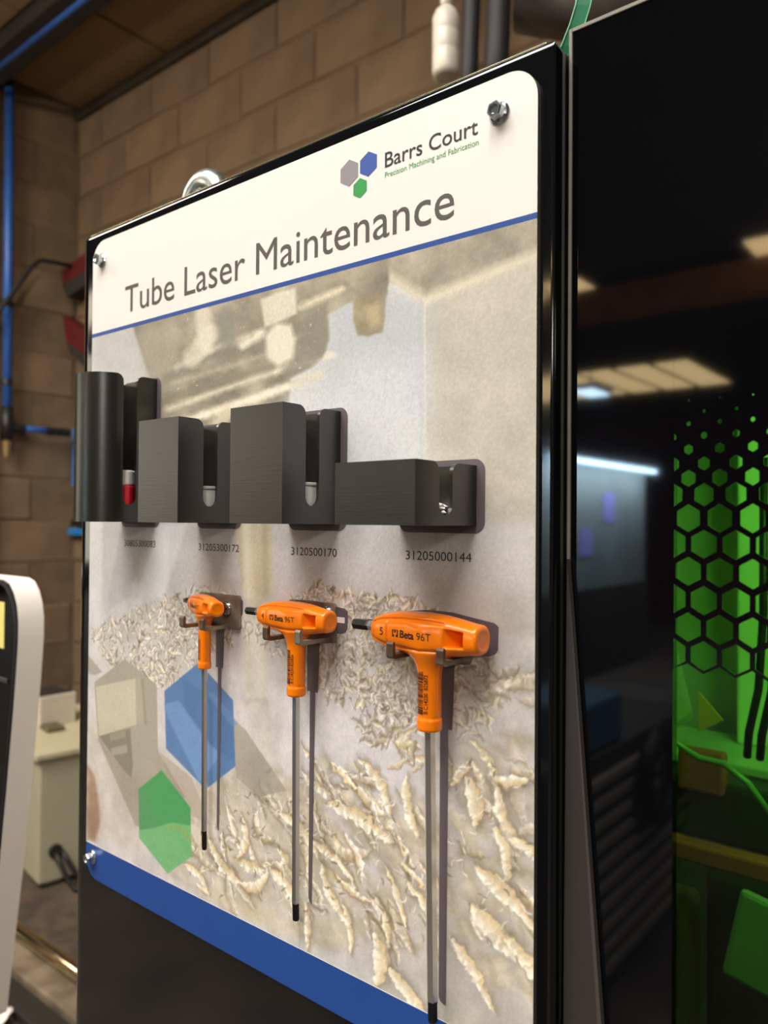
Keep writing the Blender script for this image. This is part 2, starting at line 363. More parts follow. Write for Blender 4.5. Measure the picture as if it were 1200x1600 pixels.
# --- the picture: painted on a fine grid, colour per vertex
GS = 0.00066
nu = int((BR - BL) / GS) + 1; nv = int((L1B - B2) / GS) + 1
gu = np.linspace(BL + e, BR - e, nu); gv = np.linspace(B2 + .0005, L1B, nv)
U, V = np.meshgrid(gu, gv)
def pj(u, v):
    P = np.stack([u, np.full_like(u, CD), v], -1)
    z = P @ np.array(fw); return 600 + FPX * (P @ np.array(rt)) / z, 800 - FPX * (P @ np.array(up)) / z
def ip(x, y):
    d = np.array(fw) + (x - 600) / FPX * np.array(rt) - (y - 800) / FPX * np.array(up); t = CD / d[1]; return d[0] * t, d[2] * t
PX, PY = pj(U, V)
IMG = np.zeros(U.shape + (3,)); IMG[:] = (203, 200, 196)
def vnoise(x, y, seed):
    r = np.random.RandomState(seed).rand(64, 64)
    xi = np.floor(x).astype(int); yi = np.floor(y).astype(int); fx = x - xi; fy = y - yi
    fx = fx * fx * (3 - 2 * fx); fy = fy * fy * (3 - 2 * fy)
    g = lambda a, b: r[a % 64, b % 64]
    return (g(xi, yi) * (1 - fx) + g(xi + 1, yi) * fx) * (1 - fy) + (g(xi, yi + 1) * (1 - fx) + g(xi + 1, yi + 1) * fx) * fy
def fbm(x, y, s, seed, o=4):
    t = 0; a = .5
    for i in range(o): t = t + a * vnoise(x / s, y / s, seed + i); s /= 2.1; a *= .5
    return t
def sdpoly(pts, X, Y):
    pts = np.array(pts, float); d = np.full(X.shape, 1e9); ins = np.zeros(X.shape, bool)
    for (x0, y0), (x1, y1) in zip(pts, np.roll(pts, -1, 0)):
        ex, ey = x1 - x0, y1 - y0; wx, wy = X - x0, Y - y0
        t = np.clip((wx * ex + wy * ey) / (ex * ex + ey * ey + 1e-9), 0, 1)
        d = np.minimum(d, np.hypot(wx - t * ex, wy - t * ey))
        if y0 != y1: ins ^= ((y0 > Y) != (y1 > Y)) & (X < ex * (Y - y0) / (y1 - y0) + x0)
    return np.where(ins, -d, d)
NZ = fbm(PX, PY, 40, 3); NF = fbm(PX, PY, 9, 9, 3)
def poly(pts, col, a=1.0, soft=2.0, rag=0.0, tex=0.0, sl=None):
    d = sdpoly(pts, PX, PY) + rag * (NF - .45)
    al = np.clip(.5 - d / soft, 0, 1) * a
    c = np.array(col, float)[None, None] * (1 + tex * (NZ - .47))[..., None]
    IMG[:] = IMG * (1 - al[..., None]) + c * al[..., None]
def line(pts, wdt, col, a=1.0, soft=2.0, rag=0.0):
    d = np.full(PX.shape, 1e9)
    for (x0, y0), (x1, y1) in zip(pts, pts[1:]):
        ex, ey = x1 - x0, y1 - y0; wx, wy = PX - x0, PY - y0
        t = np.clip((wx * ex + wy * ey) / (ex * ex + ey * ey + 1e-9), 0, 1); d = np.minimum(d, np.hypot(wx - t * ex, wy - t * ey))
    al = np.clip(.5 - (d - wdt + rag * (NF - .45)) / soft, 0, 1)[..., None] * a
    IMG[:] = IMG * (1 - al) + np.array(col, float) * al
def shade(pts, k, soft):
    al = np.clip(.5 - sdpoly(pts, PX, PY) / soft, 0, 1)[..., None]; IMG[:] = IMG * (1 + (k - 1) * al)
# upper part: grey chamber with the cutting head
poly([(130, 480), (850, 300), (850, 1000), (130, 1000)], (206, 205, 203), soft=4)
poly([(664, 468), (850, 390), (850, 1700), (664, 1700)], (194, 188, 176), soft=3, tex=.10)
poly([(140, 500), (260, 500), (262, 650), (140, 650)], (192, 191, 187), soft=30, tex=.1)
poly([(512, 430), (668, 468), (668, 640), (500, 640)], (190, 193, 194), soft=50)
poly([(560, 395), (840, 318), (850, 393), (664, 468), (608, 440)], (172, 165, 150), soft=6, tex=.35)
line([(580, 415), (664, 469), (850, 392)], 8, (218, 210, 190), .75, soft=14, rag=6)
line([(664, 470), (667, 900)], 1.3, (212, 208, 198), .8)
line([(657, 470), (659, 900)], 3, (182, 182, 180), .5, soft=8)
mach = [(205, 500), (250, 480), (420, 430), (610, 385), (608, 440), (598, 520), (560, 525), (553, 470), (512, 492), (514, 530), (505, 558), (488, 573), (455, 590), (452, 628), (350, 665), (252, 670), (238, 600), (225, 560)]
poly(mach, (160, 153, 138), soft=5, rag=3, tex=.5)
poly([(214, 520), (262, 500), (282, 560), (275, 620), (238, 610)], (170, 163, 148), .8, soft=16)
for a, wd_, c, al in (([(262, 640), (400, 590), (520, 555)], 4, (226, 218, 198), .8), ([(255, 668), (400, 622), (500, 585)], 7, (212, 204, 184), .8),
                      ([(300, 655), (450, 605)], 4, (243, 236, 218), .8), ([(270, 600), (400, 560), (480, 520)], 3, (196, 188, 170), .6),
                      ([(265, 620), (420, 575)], 6, (150, 143, 128), .6), ([(260, 590), (330, 556), (400, 545)], 7, (140, 136, 124), .6),
                      ([(275, 575), (345, 540), (400, 520)], 3, (214, 208, 190), .7), ([(330, 520), (300, 560)], 14, (210, 204, 186), .75),
                      ([(318, 490), (322, 540)], 12, (218, 212, 196), .7), ([(352, 495), (356, 530)], 13, (150, 148, 136), .8),
                      ([(470, 480), (535, 452)], 4, (228, 218, 192), .8), ([(500, 440), (560, 425)], 8, (182, 172, 152), .6),
                      ([(380, 540), (410, 520)], 6, (232, 226, 208), .8), ([(252, 690), (330, 675), (360, 640)], 10, (216, 206, 184), .8)):
    line(a, wd_, c, al, soft=9, rag=6)
poly([(408, 468), (432, 458), (462, 450), (464, 490), (438, 502), (414, 512)], (214, 208, 192), .9, soft=5)
poly([(415, 525), (432, 505), (455, 508), (462, 530), (458, 560), (435, 572), (418, 560)], (222, 216, 200), .95, soft=9)
poly([(470, 505), (512, 470), (514, 530), (505, 558), (488, 573), (455, 590), (440, 580), (462, 560)], (150, 146, 134), .8, soft=7)
poly([(553, 470), (597, 452), (602, 490), (598, 515), (575, 527), (558, 520), (552, 500)], (160, 150, 128), .95, soft=5, tex=.4)
poly([(573, 480), (592, 475), (594, 505), (580, 515)], (202, 190, 158), .6, soft=14)
poly([(452, 620), (510, 600), (560, 560), (664, 560), (664, 900), (452, 900)], (208, 210, 211), .75, soft=60)
sp = vnoise(U / .0016, V / .0016, 77); al = np.clip((sp - .93) * 9, 0, .6) * np.clip(.5 - sdpoly([(255, 480), (530, 420), (500, 600), (255, 700)], PX, PY) / 6, 0, 1)
IMG += al[..., None] * (np.array((250, 246, 232.)) - IMG)
# rays, nozzle and the lower table
poly([(136, 815), (840, 815), (840, 960), (136, 1010)], (204, 200, 199), .8, soft=30)
poly([(190, 820), (232, 820), (205, 930), (165, 960)], (180, 177, 178), .55, soft=6)
poly([(250, 820), (292, 820), (258, 930), (208, 950)], (224, 224, 226), .7, soft=6)
poly([(140, 1000), (340, 900), (560, 940), (840, 1000), (840, 1620), (136, 1330)], (206, 199, 196), .95, soft=10, tex=.12)
poly([(430, 1080), (620, 1110), (660, 1240), (520, 1240), (450, 1180)], (222, 218, 220), .7, soft=40)
poly([(365, 815), (425, 815), (426, 930), (400, 955), (380, 930)], (206, 196, 172), .95, soft=4)
line([(384, 815), (388, 930)], 5, (232, 226, 208), .8, soft=10); line([(414, 815), (416, 930)], 4, (184, 174, 150), .7, soft=8)
poly([(376, 955), (424, 955), (416, 1090), (392, 1095), (380, 1050)], (208, 200, 184), .85, soft=6); line([(403, 960), (404, 1090)], 6, (230, 224, 212), .6, soft=10)
line([(384, 1095), (420, 1097)], 3, (176, 166, 144), .7, soft=5); poly([(392, 1100), (418, 1100), (432, 1200), (402, 1180)], (210, 204, 192), .7, soft=8)
poly([(665, 900), (840, 930), (840, 1300), (700, 1260)], (186, 182, 174), .55, soft=40, tex=.15)
poly([(560, 1400), (840, 1300), (840, 1620), (600, 1620)], (184, 179, 168), .6, soft=50, tex=.15)
for a, wd_, c in (([(660, 1290), (840, 1245)], 3, (222, 216, 204)), ([(480, 1480), (700, 1420), (838, 1400)], 5, (216, 208, 192)), ([(500, 1330), (700, 1300)], 4, (172, 166, 152)), ([(560, 1420), (830, 1370)], 3, (222, 214, 198))):
    line(a, wd_, c, .7, soft=8)
poly([(140, 1130), (190, 1120), (240, 1290), (220, 1330), (136, 1300)], (200, 190, 178), .8, soft=6, tex=.2)
poly([(136, 1195), (148, 1210), (158, 1280), (150, 1315), (136, 1312)], (150, 120, 96), .9, soft=4, tex=.6)
# chips: curled strokes, shaded across, each with its own dark side
def chip(u, v, L, wd_, ang, bend, c0, c1, cs, a=1.0, side=1):
    n = 7; t = np.linspace(-.5, .5, n); th = ang + bend * t
    xs = np.cumsum(np.cos(th)) * L / n; ys = np.cumsum(np.sin(th)) * L / n; xs += u - xs.mean(); ys += v - ys.mean()
    pad = wd_ * 2.6
    i0, i1 = np.searchsorted(gu, [xs.min() - pad, xs.max() + pad]); j0, j1 = np.searchsorted(gv, [ys.min() - pad, ys.max() + pad])
    if i1 <= i0 or j1 <= j0: return
    X = U[j0:j1, i0:i1]; Y = V[j0:j1, i0:i1]; D = np.full(X.shape, 1e9); SD = np.zeros(X.shape); T = np.zeros(X.shape)
    for k in range(n - 1):
        ex, ey = xs[k + 1] - xs[k], ys[k + 1] - ys[k]; wx, wy = X - xs[k], Y - ys[k]; l2 = ex * ex + ey * ey + 1e-12
        q = np.clip((wx * ex + wy * ey) / l2, 0, 1); d = np.hypot(wx - q * ex, wy - q * ey); s = (ex * wy - ey * wx) / math.sqrt(l2)
        b = d < D; D = np.where(b, d, D); SD = np.where(b, s, SD); T = np.where(b, (k + q) / (n - 1), T)
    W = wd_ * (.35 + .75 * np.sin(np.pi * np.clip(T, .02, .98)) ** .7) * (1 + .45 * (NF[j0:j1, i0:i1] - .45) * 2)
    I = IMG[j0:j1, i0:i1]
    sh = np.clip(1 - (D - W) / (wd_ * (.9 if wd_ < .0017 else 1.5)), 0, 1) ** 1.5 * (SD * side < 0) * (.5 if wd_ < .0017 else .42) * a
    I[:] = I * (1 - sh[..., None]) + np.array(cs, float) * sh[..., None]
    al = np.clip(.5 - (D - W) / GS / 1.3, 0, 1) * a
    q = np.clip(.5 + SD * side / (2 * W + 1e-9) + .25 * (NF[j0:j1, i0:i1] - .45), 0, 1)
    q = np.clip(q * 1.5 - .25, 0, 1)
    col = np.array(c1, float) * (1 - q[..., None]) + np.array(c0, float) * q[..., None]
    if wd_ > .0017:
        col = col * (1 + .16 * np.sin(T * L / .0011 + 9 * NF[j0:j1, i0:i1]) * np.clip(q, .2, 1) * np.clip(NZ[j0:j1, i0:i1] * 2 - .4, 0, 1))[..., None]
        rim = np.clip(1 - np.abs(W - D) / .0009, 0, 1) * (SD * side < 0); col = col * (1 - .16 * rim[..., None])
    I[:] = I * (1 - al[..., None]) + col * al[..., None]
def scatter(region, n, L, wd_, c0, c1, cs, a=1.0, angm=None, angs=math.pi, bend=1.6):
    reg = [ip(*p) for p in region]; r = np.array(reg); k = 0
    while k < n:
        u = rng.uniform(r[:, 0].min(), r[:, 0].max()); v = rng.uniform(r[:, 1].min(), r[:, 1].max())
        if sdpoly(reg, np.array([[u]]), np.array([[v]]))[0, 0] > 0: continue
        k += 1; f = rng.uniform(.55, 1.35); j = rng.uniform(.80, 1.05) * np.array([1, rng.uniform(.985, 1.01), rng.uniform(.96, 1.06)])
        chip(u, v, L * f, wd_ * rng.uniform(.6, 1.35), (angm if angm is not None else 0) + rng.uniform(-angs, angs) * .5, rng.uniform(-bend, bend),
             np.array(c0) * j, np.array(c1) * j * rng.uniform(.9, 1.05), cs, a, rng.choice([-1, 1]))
bandL = [(140, 985), (250, 935), (330, 912), (372, 930), (362, 1005), (300, 1035), (262, 1075), (215, 1080), (170, 1035)]
bandM = [(440, 950), (500, 912), (560, 930), (640, 935), (760, 990), (770, 1040), (660, 1130), (560, 1110), (480, 1075), (450, 1010)]
bandM2 = [(545, 1090), (640, 1080), (670, 1140), (640, 1170), (570, 1165)]
bandR = [(690, 1010), (770, 1040), (780, 1090), (755, 1170), (700, 1130)]
poly(bandL, (196, 190, 180), .5, soft=24, rag=20); poly(bandM, (198, 192, 186), .5, soft=36, rag=30)
cr, tn, dk = (252, 246, 232), (206, 192, 168), (104, 92, 76)
for reg, n in (([(260, 1370), (300, 1230), (400, 1200), (560, 1320), (600, 1450), (520, 1480), (400, 1440)], 150), ([(420, 1200), (560, 1190), (690, 1270), (690, 1470), (600, 1480), (430, 1260)], 90), ([(700, 1180), (838, 1150), (838, 1560), (700, 1500)], 60)):
    scatter(reg, n, .020, .0030, (236, 224, 198), (204, 188, 160), (160, 148, 130), .6, angm=2.6, angs=1.8, bend=1.6)
for ax in (0, 1):
    for _ in range(10): IMG[nv // 400:, :][...] = (np.roll(IMG, 1, ax) + 2 * IMG + np.roll(IMG, -1, ax))[nv // 400:] / 4 * (V[nv // 400:] < -.09)[..., None] + IMG[nv // 400:] * (V[nv // 400:] >= -.09)[..., None]
scatter(bandL, 300, .0070, .0008, (250, 246, 232), (206, 190, 162), (112, 100, 84), bend=2.4); scatter(bandL, 210, .0105, .0011, cr, tn, dk, bend=2.4)
scatter(bandM, 420, .0075, .0008, (248, 242, 228), (206, 190, 162), (118, 106, 90), bend=2.4); scatter(bandM, 260, .0100, .0011, (236, 228, 212), (196, 180, 156), (134, 122, 106), bend=2.4)
scatter(bandM2, 70, .010, .0011, cr, tn, dk, bend=2.2); scatter(bandR, 60, .011, .0009, (232, 224, 206), (190, 174, 150), (140, 128, 112))
scatter([(372, 975), (450, 960), (450, 1030), (400, 1010)], 40, .008, .0009, cr, tn, dk, .7)
scatter([(775, 1050), (838, 1050), (838, 1100), (775, 1085)], 12, .016, .0022, (236, 226, 202), (206, 192, 164), (150, 140, 124), angm=.1, angs=.5)
scatter([(560, 930), (650, 930), (650, 980), (560, 960)], 40, .009, .001, cr, tn, dk, .8)
# the big curls lower down
c0, c1, cs = (250, 242, 222), (218, 198, 160), (122, 108, 88)
lowA = [(290, 1330), (360, 1240), (400, 1215), (470, 1260), (560, 1330), (560, 1420), (480, 1440), (420, 1420), (330, 1400), (280, 1370)]
poly([(300, 1240), (380, 1220), (470, 1270), (540, 1340), (600, 1400), (560, 1470), (400, 1440), (270, 1370), (300, 1290)], (206, 196, 178), .5, soft=40, rag=30)
scatter(lowA, 46, .026, .0024, c0, c1, cs, angm=2.6, angs=2.0, bend=2.2)
lowB = [(420, 1200), (560, 1190), (680, 1270), (690, 1340), (620, 1340), (520, 1300), (430, 1260)]
scatter(lowB, 22, .026, .0026, c0, c1, cs, angm=2.7, angs=1.0, bend=1.2)
lowC = [(540, 1350), (680, 1340), (690, 1460), (600, 1480), (540, 1440)]
scatter(lowC, 14, .024, .0024, c0, c1, cs, angm=2.2, angs=1.0)
lowD = [(700, 1170), (838, 1150), (838, 1470), (760, 1480), (700, 1400)]
scatter(lowD, 20, .022, .0026, (234, 224, 202), (206, 190, 158), (150, 138, 118), angm=2.3, angs=1.6, bend=1.6)
scatter([(570, 1120), (650, 1130), (680, 1200), (600, 1200)], 18, .014, .0015, c0, c1, cs)
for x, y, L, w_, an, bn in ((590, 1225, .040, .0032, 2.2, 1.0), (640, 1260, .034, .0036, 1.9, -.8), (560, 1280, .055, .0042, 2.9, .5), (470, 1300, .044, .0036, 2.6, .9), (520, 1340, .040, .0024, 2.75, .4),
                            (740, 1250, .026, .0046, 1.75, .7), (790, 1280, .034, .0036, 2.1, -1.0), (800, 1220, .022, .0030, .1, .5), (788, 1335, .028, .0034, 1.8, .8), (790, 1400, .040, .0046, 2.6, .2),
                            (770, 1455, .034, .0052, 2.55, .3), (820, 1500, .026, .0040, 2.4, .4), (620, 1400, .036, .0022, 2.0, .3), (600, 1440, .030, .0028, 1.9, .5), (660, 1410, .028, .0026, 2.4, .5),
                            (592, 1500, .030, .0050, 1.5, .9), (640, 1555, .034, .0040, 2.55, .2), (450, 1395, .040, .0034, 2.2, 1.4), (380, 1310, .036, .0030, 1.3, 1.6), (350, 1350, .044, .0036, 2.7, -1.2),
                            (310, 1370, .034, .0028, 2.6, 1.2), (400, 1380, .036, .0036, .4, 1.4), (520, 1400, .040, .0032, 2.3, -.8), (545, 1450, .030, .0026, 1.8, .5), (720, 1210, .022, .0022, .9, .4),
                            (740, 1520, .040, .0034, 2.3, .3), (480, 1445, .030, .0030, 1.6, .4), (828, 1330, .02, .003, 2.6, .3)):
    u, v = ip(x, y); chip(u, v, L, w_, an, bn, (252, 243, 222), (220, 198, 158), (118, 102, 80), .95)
poly([(330, 1395), (430, 1420), (460, 1460), (400, 1440), (330, 1400)], (222, 206, 176), .6, soft=20)
def blur(A, k):
    for ax in (0, 1):
        for _ in range(k): A = (np.roll(A, 1, ax) + 2 * A + np.roll(A, -1, ax)) / 4
    return A
low = np.clip((-.045 - V) / .004, 0, 1)
wx = ((fbm(U, V, .0045, 31, 3) - .44) * .0042 + (fbm(U, V, .0016, 35, 2) - .38) * .0012) * low
wy = ((fbm(U, V, .0045, 41, 3) - .44) * .0042 + (fbm(U, V, .0016, 45, 2) - .38) * .0012) * low
II = np.arange(nv)[:, None] + wy / GS; JJ = np.arange(nu)[None] + wx / GS
i0 = np.clip(np.floor(II).astype(int), 0, nv - 2); j0 = np.clip(np.floor(JJ).astype(int), 0, nu - 2)
fi = np.clip(II - i0, 0, 1)[..., None]; fj = np.clip(JJ - j0, 0, 1)[..., None]
IMG = (IMG[i0, j0] * (1 - fj) + IMG[i0, j0 + 1] * fj) * (1 - fi) + (IMG[i0 + 1, j0] * (1 - fj) + IMG[i0 + 1, j0 + 1] * fj) * fi
gb_ = blur(IMG, 6); IMG = IMG + .35 * (IMG - gb_) * low[..., None]; del gb_
mot = fbm(U, V, .010, 61, 4); IMG *= (1 + .16 * (mot - .46) * low)[..., None]
# fine bright and dark threads among the shavings
for reg, n in ((bandL, 160), (bandM, 230), (lowA, 90), (lowB, 50), (lowD, 40), (lowC, 30)):
    scatter(reg, n, .007, .00042, (255, 250, 238), (240, 230, 210), (120, 108, 92), .85, bend=2.6)
    scatter(reg, n // 2, .005, .0005, (120, 108, 90), (104, 92, 76), (120, 108, 92), .55, bend=2.0)
# translucent stripes and hexagons of the corporate pattern
poly([(355, 1115), (384, 1140), (448, 1235), (405, 1245), (370, 1215)], (156, 148, 132), .75, soft=2, tex=.2)
poly([(135, 1020), (160, 1050), (148, 1055), (136, 1050)], (160, 152, 138), .8, soft=3)
poly([(250, 1175), (300, 1215), (330, 1290), (300, 1275), (262, 1210)], (172, 156, 138), .6, soft=2)
poly([(148, 1066), (195, 1030), (245, 1070), (247, 1170), (248, 1175), (290, 1245), (240, 1298), (212, 1290), (155, 1158)], (158, 148, 130), .78, soft=2, tex=.15)
poly([(148, 1066), (195, 1030), (245, 1070), (247, 1172), (206, 1216), (154, 1158)], (168, 162, 146), .85, soft=2)
poly([(150, 1073), (212, 1060), (214, 1132), (155, 1150)], (198, 190, 168), .95, soft=2, tex=.08)
poly([(155, 1150), (204, 1138), (208, 1195), (206, 1216), (195, 1205)], (136, 128, 114), .9, soft=2)
poly([(172, 1147), (196, 1141), (197, 1152), (173, 1158)], (160, 152, 136), .8, soft=2); poly([(174, 1169), (199, 1163), (200, 1176), (176, 1181)], (172, 164, 148), .8, soft=2)
poly([(212, 1060), (218, 1059), (230, 1130), (214, 1132)], (176, 168, 148), .9, soft=2); line([(223, 1062), (228, 1130)], 2, (150, 142, 124), .7)
def hexf(cx, cu_, cv_, s, col, a):
    pts = [pj(np.array(cu_ + s * math.sin(math.pi / 3 * k)), np.array(cv_ + s * math.cos(math.pi / 3 * k))) for k in range(6)]
    poly([(float(p[0]), float(p[1])) for p in pts], col, a, soft=1.5)
poly([(257.4, 1079.4), (311, 1035), (364.6, 1094), (368.2, 1197.3), (322, 1233), (260, 1169.7)], (78, 118, 172), .86, soft=1.6)
poly([(257, 1100), (280, 1095), (345, 1180), (312, 1222), (262, 1120)], (122, 156, 202), .75, soft=3)
poly([(285, 1060), (325, 1085), (364, 1120), (366, 1190), (330, 1165), (290, 1110)], (84, 118, 162), .7, soft=3); line([(330, 1085), (366, 1130)], 5, (110, 146, 190), .6, soft=3)
poly([(217, 1233), (253, 1203), (298, 1262), (300, 1338), (262, 1365), (218, 1309)], (106, 178, 112), .88, soft=1.6)
poly([(217, 1233), (253, 1203), (298, 1262), (298, 1290), (270, 1285), (246, 1292), (218, 1296)], (66, 146, 84), .7, soft=2)
poly([(217, 1240), (226, 1226), (247, 1292), (219, 1297)], (92, 150, 100), .9, soft=2)
line([(262, 1290), (285, 1296), (298, 1312)], 3, (150, 168, 96), .7, soft=4)
# fine grain of the print
IMG *= (1 + .05 * (vnoise(U / .0012, V / .0012, 5) - .5) + .04 * (rng.rand(*U.shape) - .5))[..., None]
upm = (1 - low)[..., None]; IMG[:] = IMG + ((IMG - 200) * .22 - 4) * upm * (IMG < 205)
IMG[:] = np.clip(IMG, 0, 252)
verts = np.stack([U, np.full_like(U, -.00025), V + H0], -1).reshape(-1, 3)
me = bpy.data.meshes.new('picture'); me.vertices.add(nu * nv); me.vertices.foreach_set('co', verts.ravel())
ii = (np.arange(nv - 1)[:, None] * nu + np.arange(nu - 1)[None]).ravel()
quads = np.stack([ii, ii + 1, ii + nu + 1, ii + nu], 1)
me.loops.add(quads.size); me.loops.foreach_set('vertex_index', quads.ravel().astype(np.int32))
me.polygons.add(len(quads)); me.polygons.foreach_set('loop_start', (np.arange(len(quads)) * 4).astype(np.int32))
me.update(calc_edges=True)
at = me.color_attributes.new('print', 'FLOAT_COLOR', 'POINT')
colr = np.ones((nu * nv, 4)); colr[:, :3] = lin(IMG.reshape(-1, 3) * 1.02); at.data.foreach_set('color', colr.ravel())
M = bpy.data.materials.new('printed_picture'); M.use_nodes = True; b = M.node_tree.nodes['Principled BSDF']; b.inputs['Roughness'].default_value = .42
an = M.node_tree.nodes.new('ShaderNodeAttribute'); an.attribute_name = 'print'; M.node_tree.links.new(an.outputs['Color'], b.inputs['Base Color'])
obj('printed_picture', me, M, board)
# --- lettering and logo on the header, part numbers
text_board('title_lettering', 'Tube Laser Maintenance', -.5341, -.2262, .1604, .0205, .0004, m_txt, board)
text_board('company_lettering', 'Barrs Court', -.2735, -.2118, .1998, .0084, .0004, m_ink, board, bold=.006)
text_board('tagline_lettering', 'Precision Machining and Fabrication', -.2734, -.2114, .1940, .0031, .0004, m_green, board)
def hx(cu_, cv_, s): return [(cu_ + s * math.sin(math.pi / 3 * k), cv_ + s * math.cos(math.pi / 3 * k)) for k in range(6)]
lg = obj('logo_hexagon', flat([hx(-.30062, .20448, .00795)], .0004), m_grey, board); lg['label'] = 'grey logo hexagon'
lg = obj('logo_hexagon', flat([hx(-.28580, .20555, .00731)], .0004), mat('logo_blue', (44, 78, 158), .45, var=.04), board); lg['label'] = 'blue logo hexagon'
lg = obj('logo_hexagon', flat([hx(-.29210, .19330, .00590)], .0004), m_green, board); lg['label'] = 'green logo hexagon'
for s, a, b, vb in (('30805300083', -.5312, -.4905, -.0208), ('31205300172', -.4391, -.3960, -.0213), ('3120500170', -.3466, -.3081, -.0214), ('31205000144', -.2567, -.2141, -.0209)):
    text_board('part_number', s, a, b, vb, .0048, .0004, m_ink, board)
# --- printed silhouettes behind holders and tools
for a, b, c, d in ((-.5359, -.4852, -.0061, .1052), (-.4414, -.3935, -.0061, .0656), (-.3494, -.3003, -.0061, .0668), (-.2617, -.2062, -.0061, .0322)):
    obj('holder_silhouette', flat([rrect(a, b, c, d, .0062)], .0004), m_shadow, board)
def tool_sil(uc, vc, s, rt_, st, tip, lf):
    P = []
    hv = lambda q: q * s
    P.append([(uc - .037 * s, vc - .0060 * s), (uc - .012 * s, vc - .0105 * s), (uc + .014 * s, vc - .0108 * s), (uc + .027 * s, vc - .0100 * s), (uc + .0305 * s, vc - .0085 * s), (uc + .0323 * s, vc - .0060 * s), (uc + .0325 * s, vc + .0055 * s),
              (uc + .0300 * s, vc + .0072 * s), (uc + .019 * s, vc + .0086 * s), (uc + .004 * s, vc + .0106 * s), (uc - .012 * s, vc + .0106 * s), (uc - .028 * s, vc + .0084 * s), (uc - .039 * s, vc + .0050 * s)])
    P.append([(uc - .0060 * s, vc), (uc - .0056 * s, st), (uc + .0050 * s, st), (uc + .0066 * s, vc - .012 * s), (uc + .008 * s, vc)])
    return P
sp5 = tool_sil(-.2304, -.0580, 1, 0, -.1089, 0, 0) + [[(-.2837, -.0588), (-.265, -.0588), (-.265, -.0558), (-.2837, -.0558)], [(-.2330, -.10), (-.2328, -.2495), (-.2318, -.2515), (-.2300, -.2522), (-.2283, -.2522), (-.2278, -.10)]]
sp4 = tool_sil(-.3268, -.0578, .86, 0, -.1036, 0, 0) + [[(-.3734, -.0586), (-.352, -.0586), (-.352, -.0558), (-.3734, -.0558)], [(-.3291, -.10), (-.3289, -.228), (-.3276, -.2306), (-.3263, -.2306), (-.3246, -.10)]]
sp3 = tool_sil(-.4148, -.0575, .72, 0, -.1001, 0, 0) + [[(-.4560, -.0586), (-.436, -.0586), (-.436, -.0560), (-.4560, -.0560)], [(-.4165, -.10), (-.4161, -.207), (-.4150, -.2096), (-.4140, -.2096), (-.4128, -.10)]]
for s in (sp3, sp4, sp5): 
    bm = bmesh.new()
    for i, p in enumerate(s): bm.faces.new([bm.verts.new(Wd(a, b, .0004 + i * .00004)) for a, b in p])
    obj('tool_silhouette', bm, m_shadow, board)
obj('silhouette_slot', flat([rrect(-.3075, -.3010, -.0600, -.0566, .0003)], .0007), m_white, board)
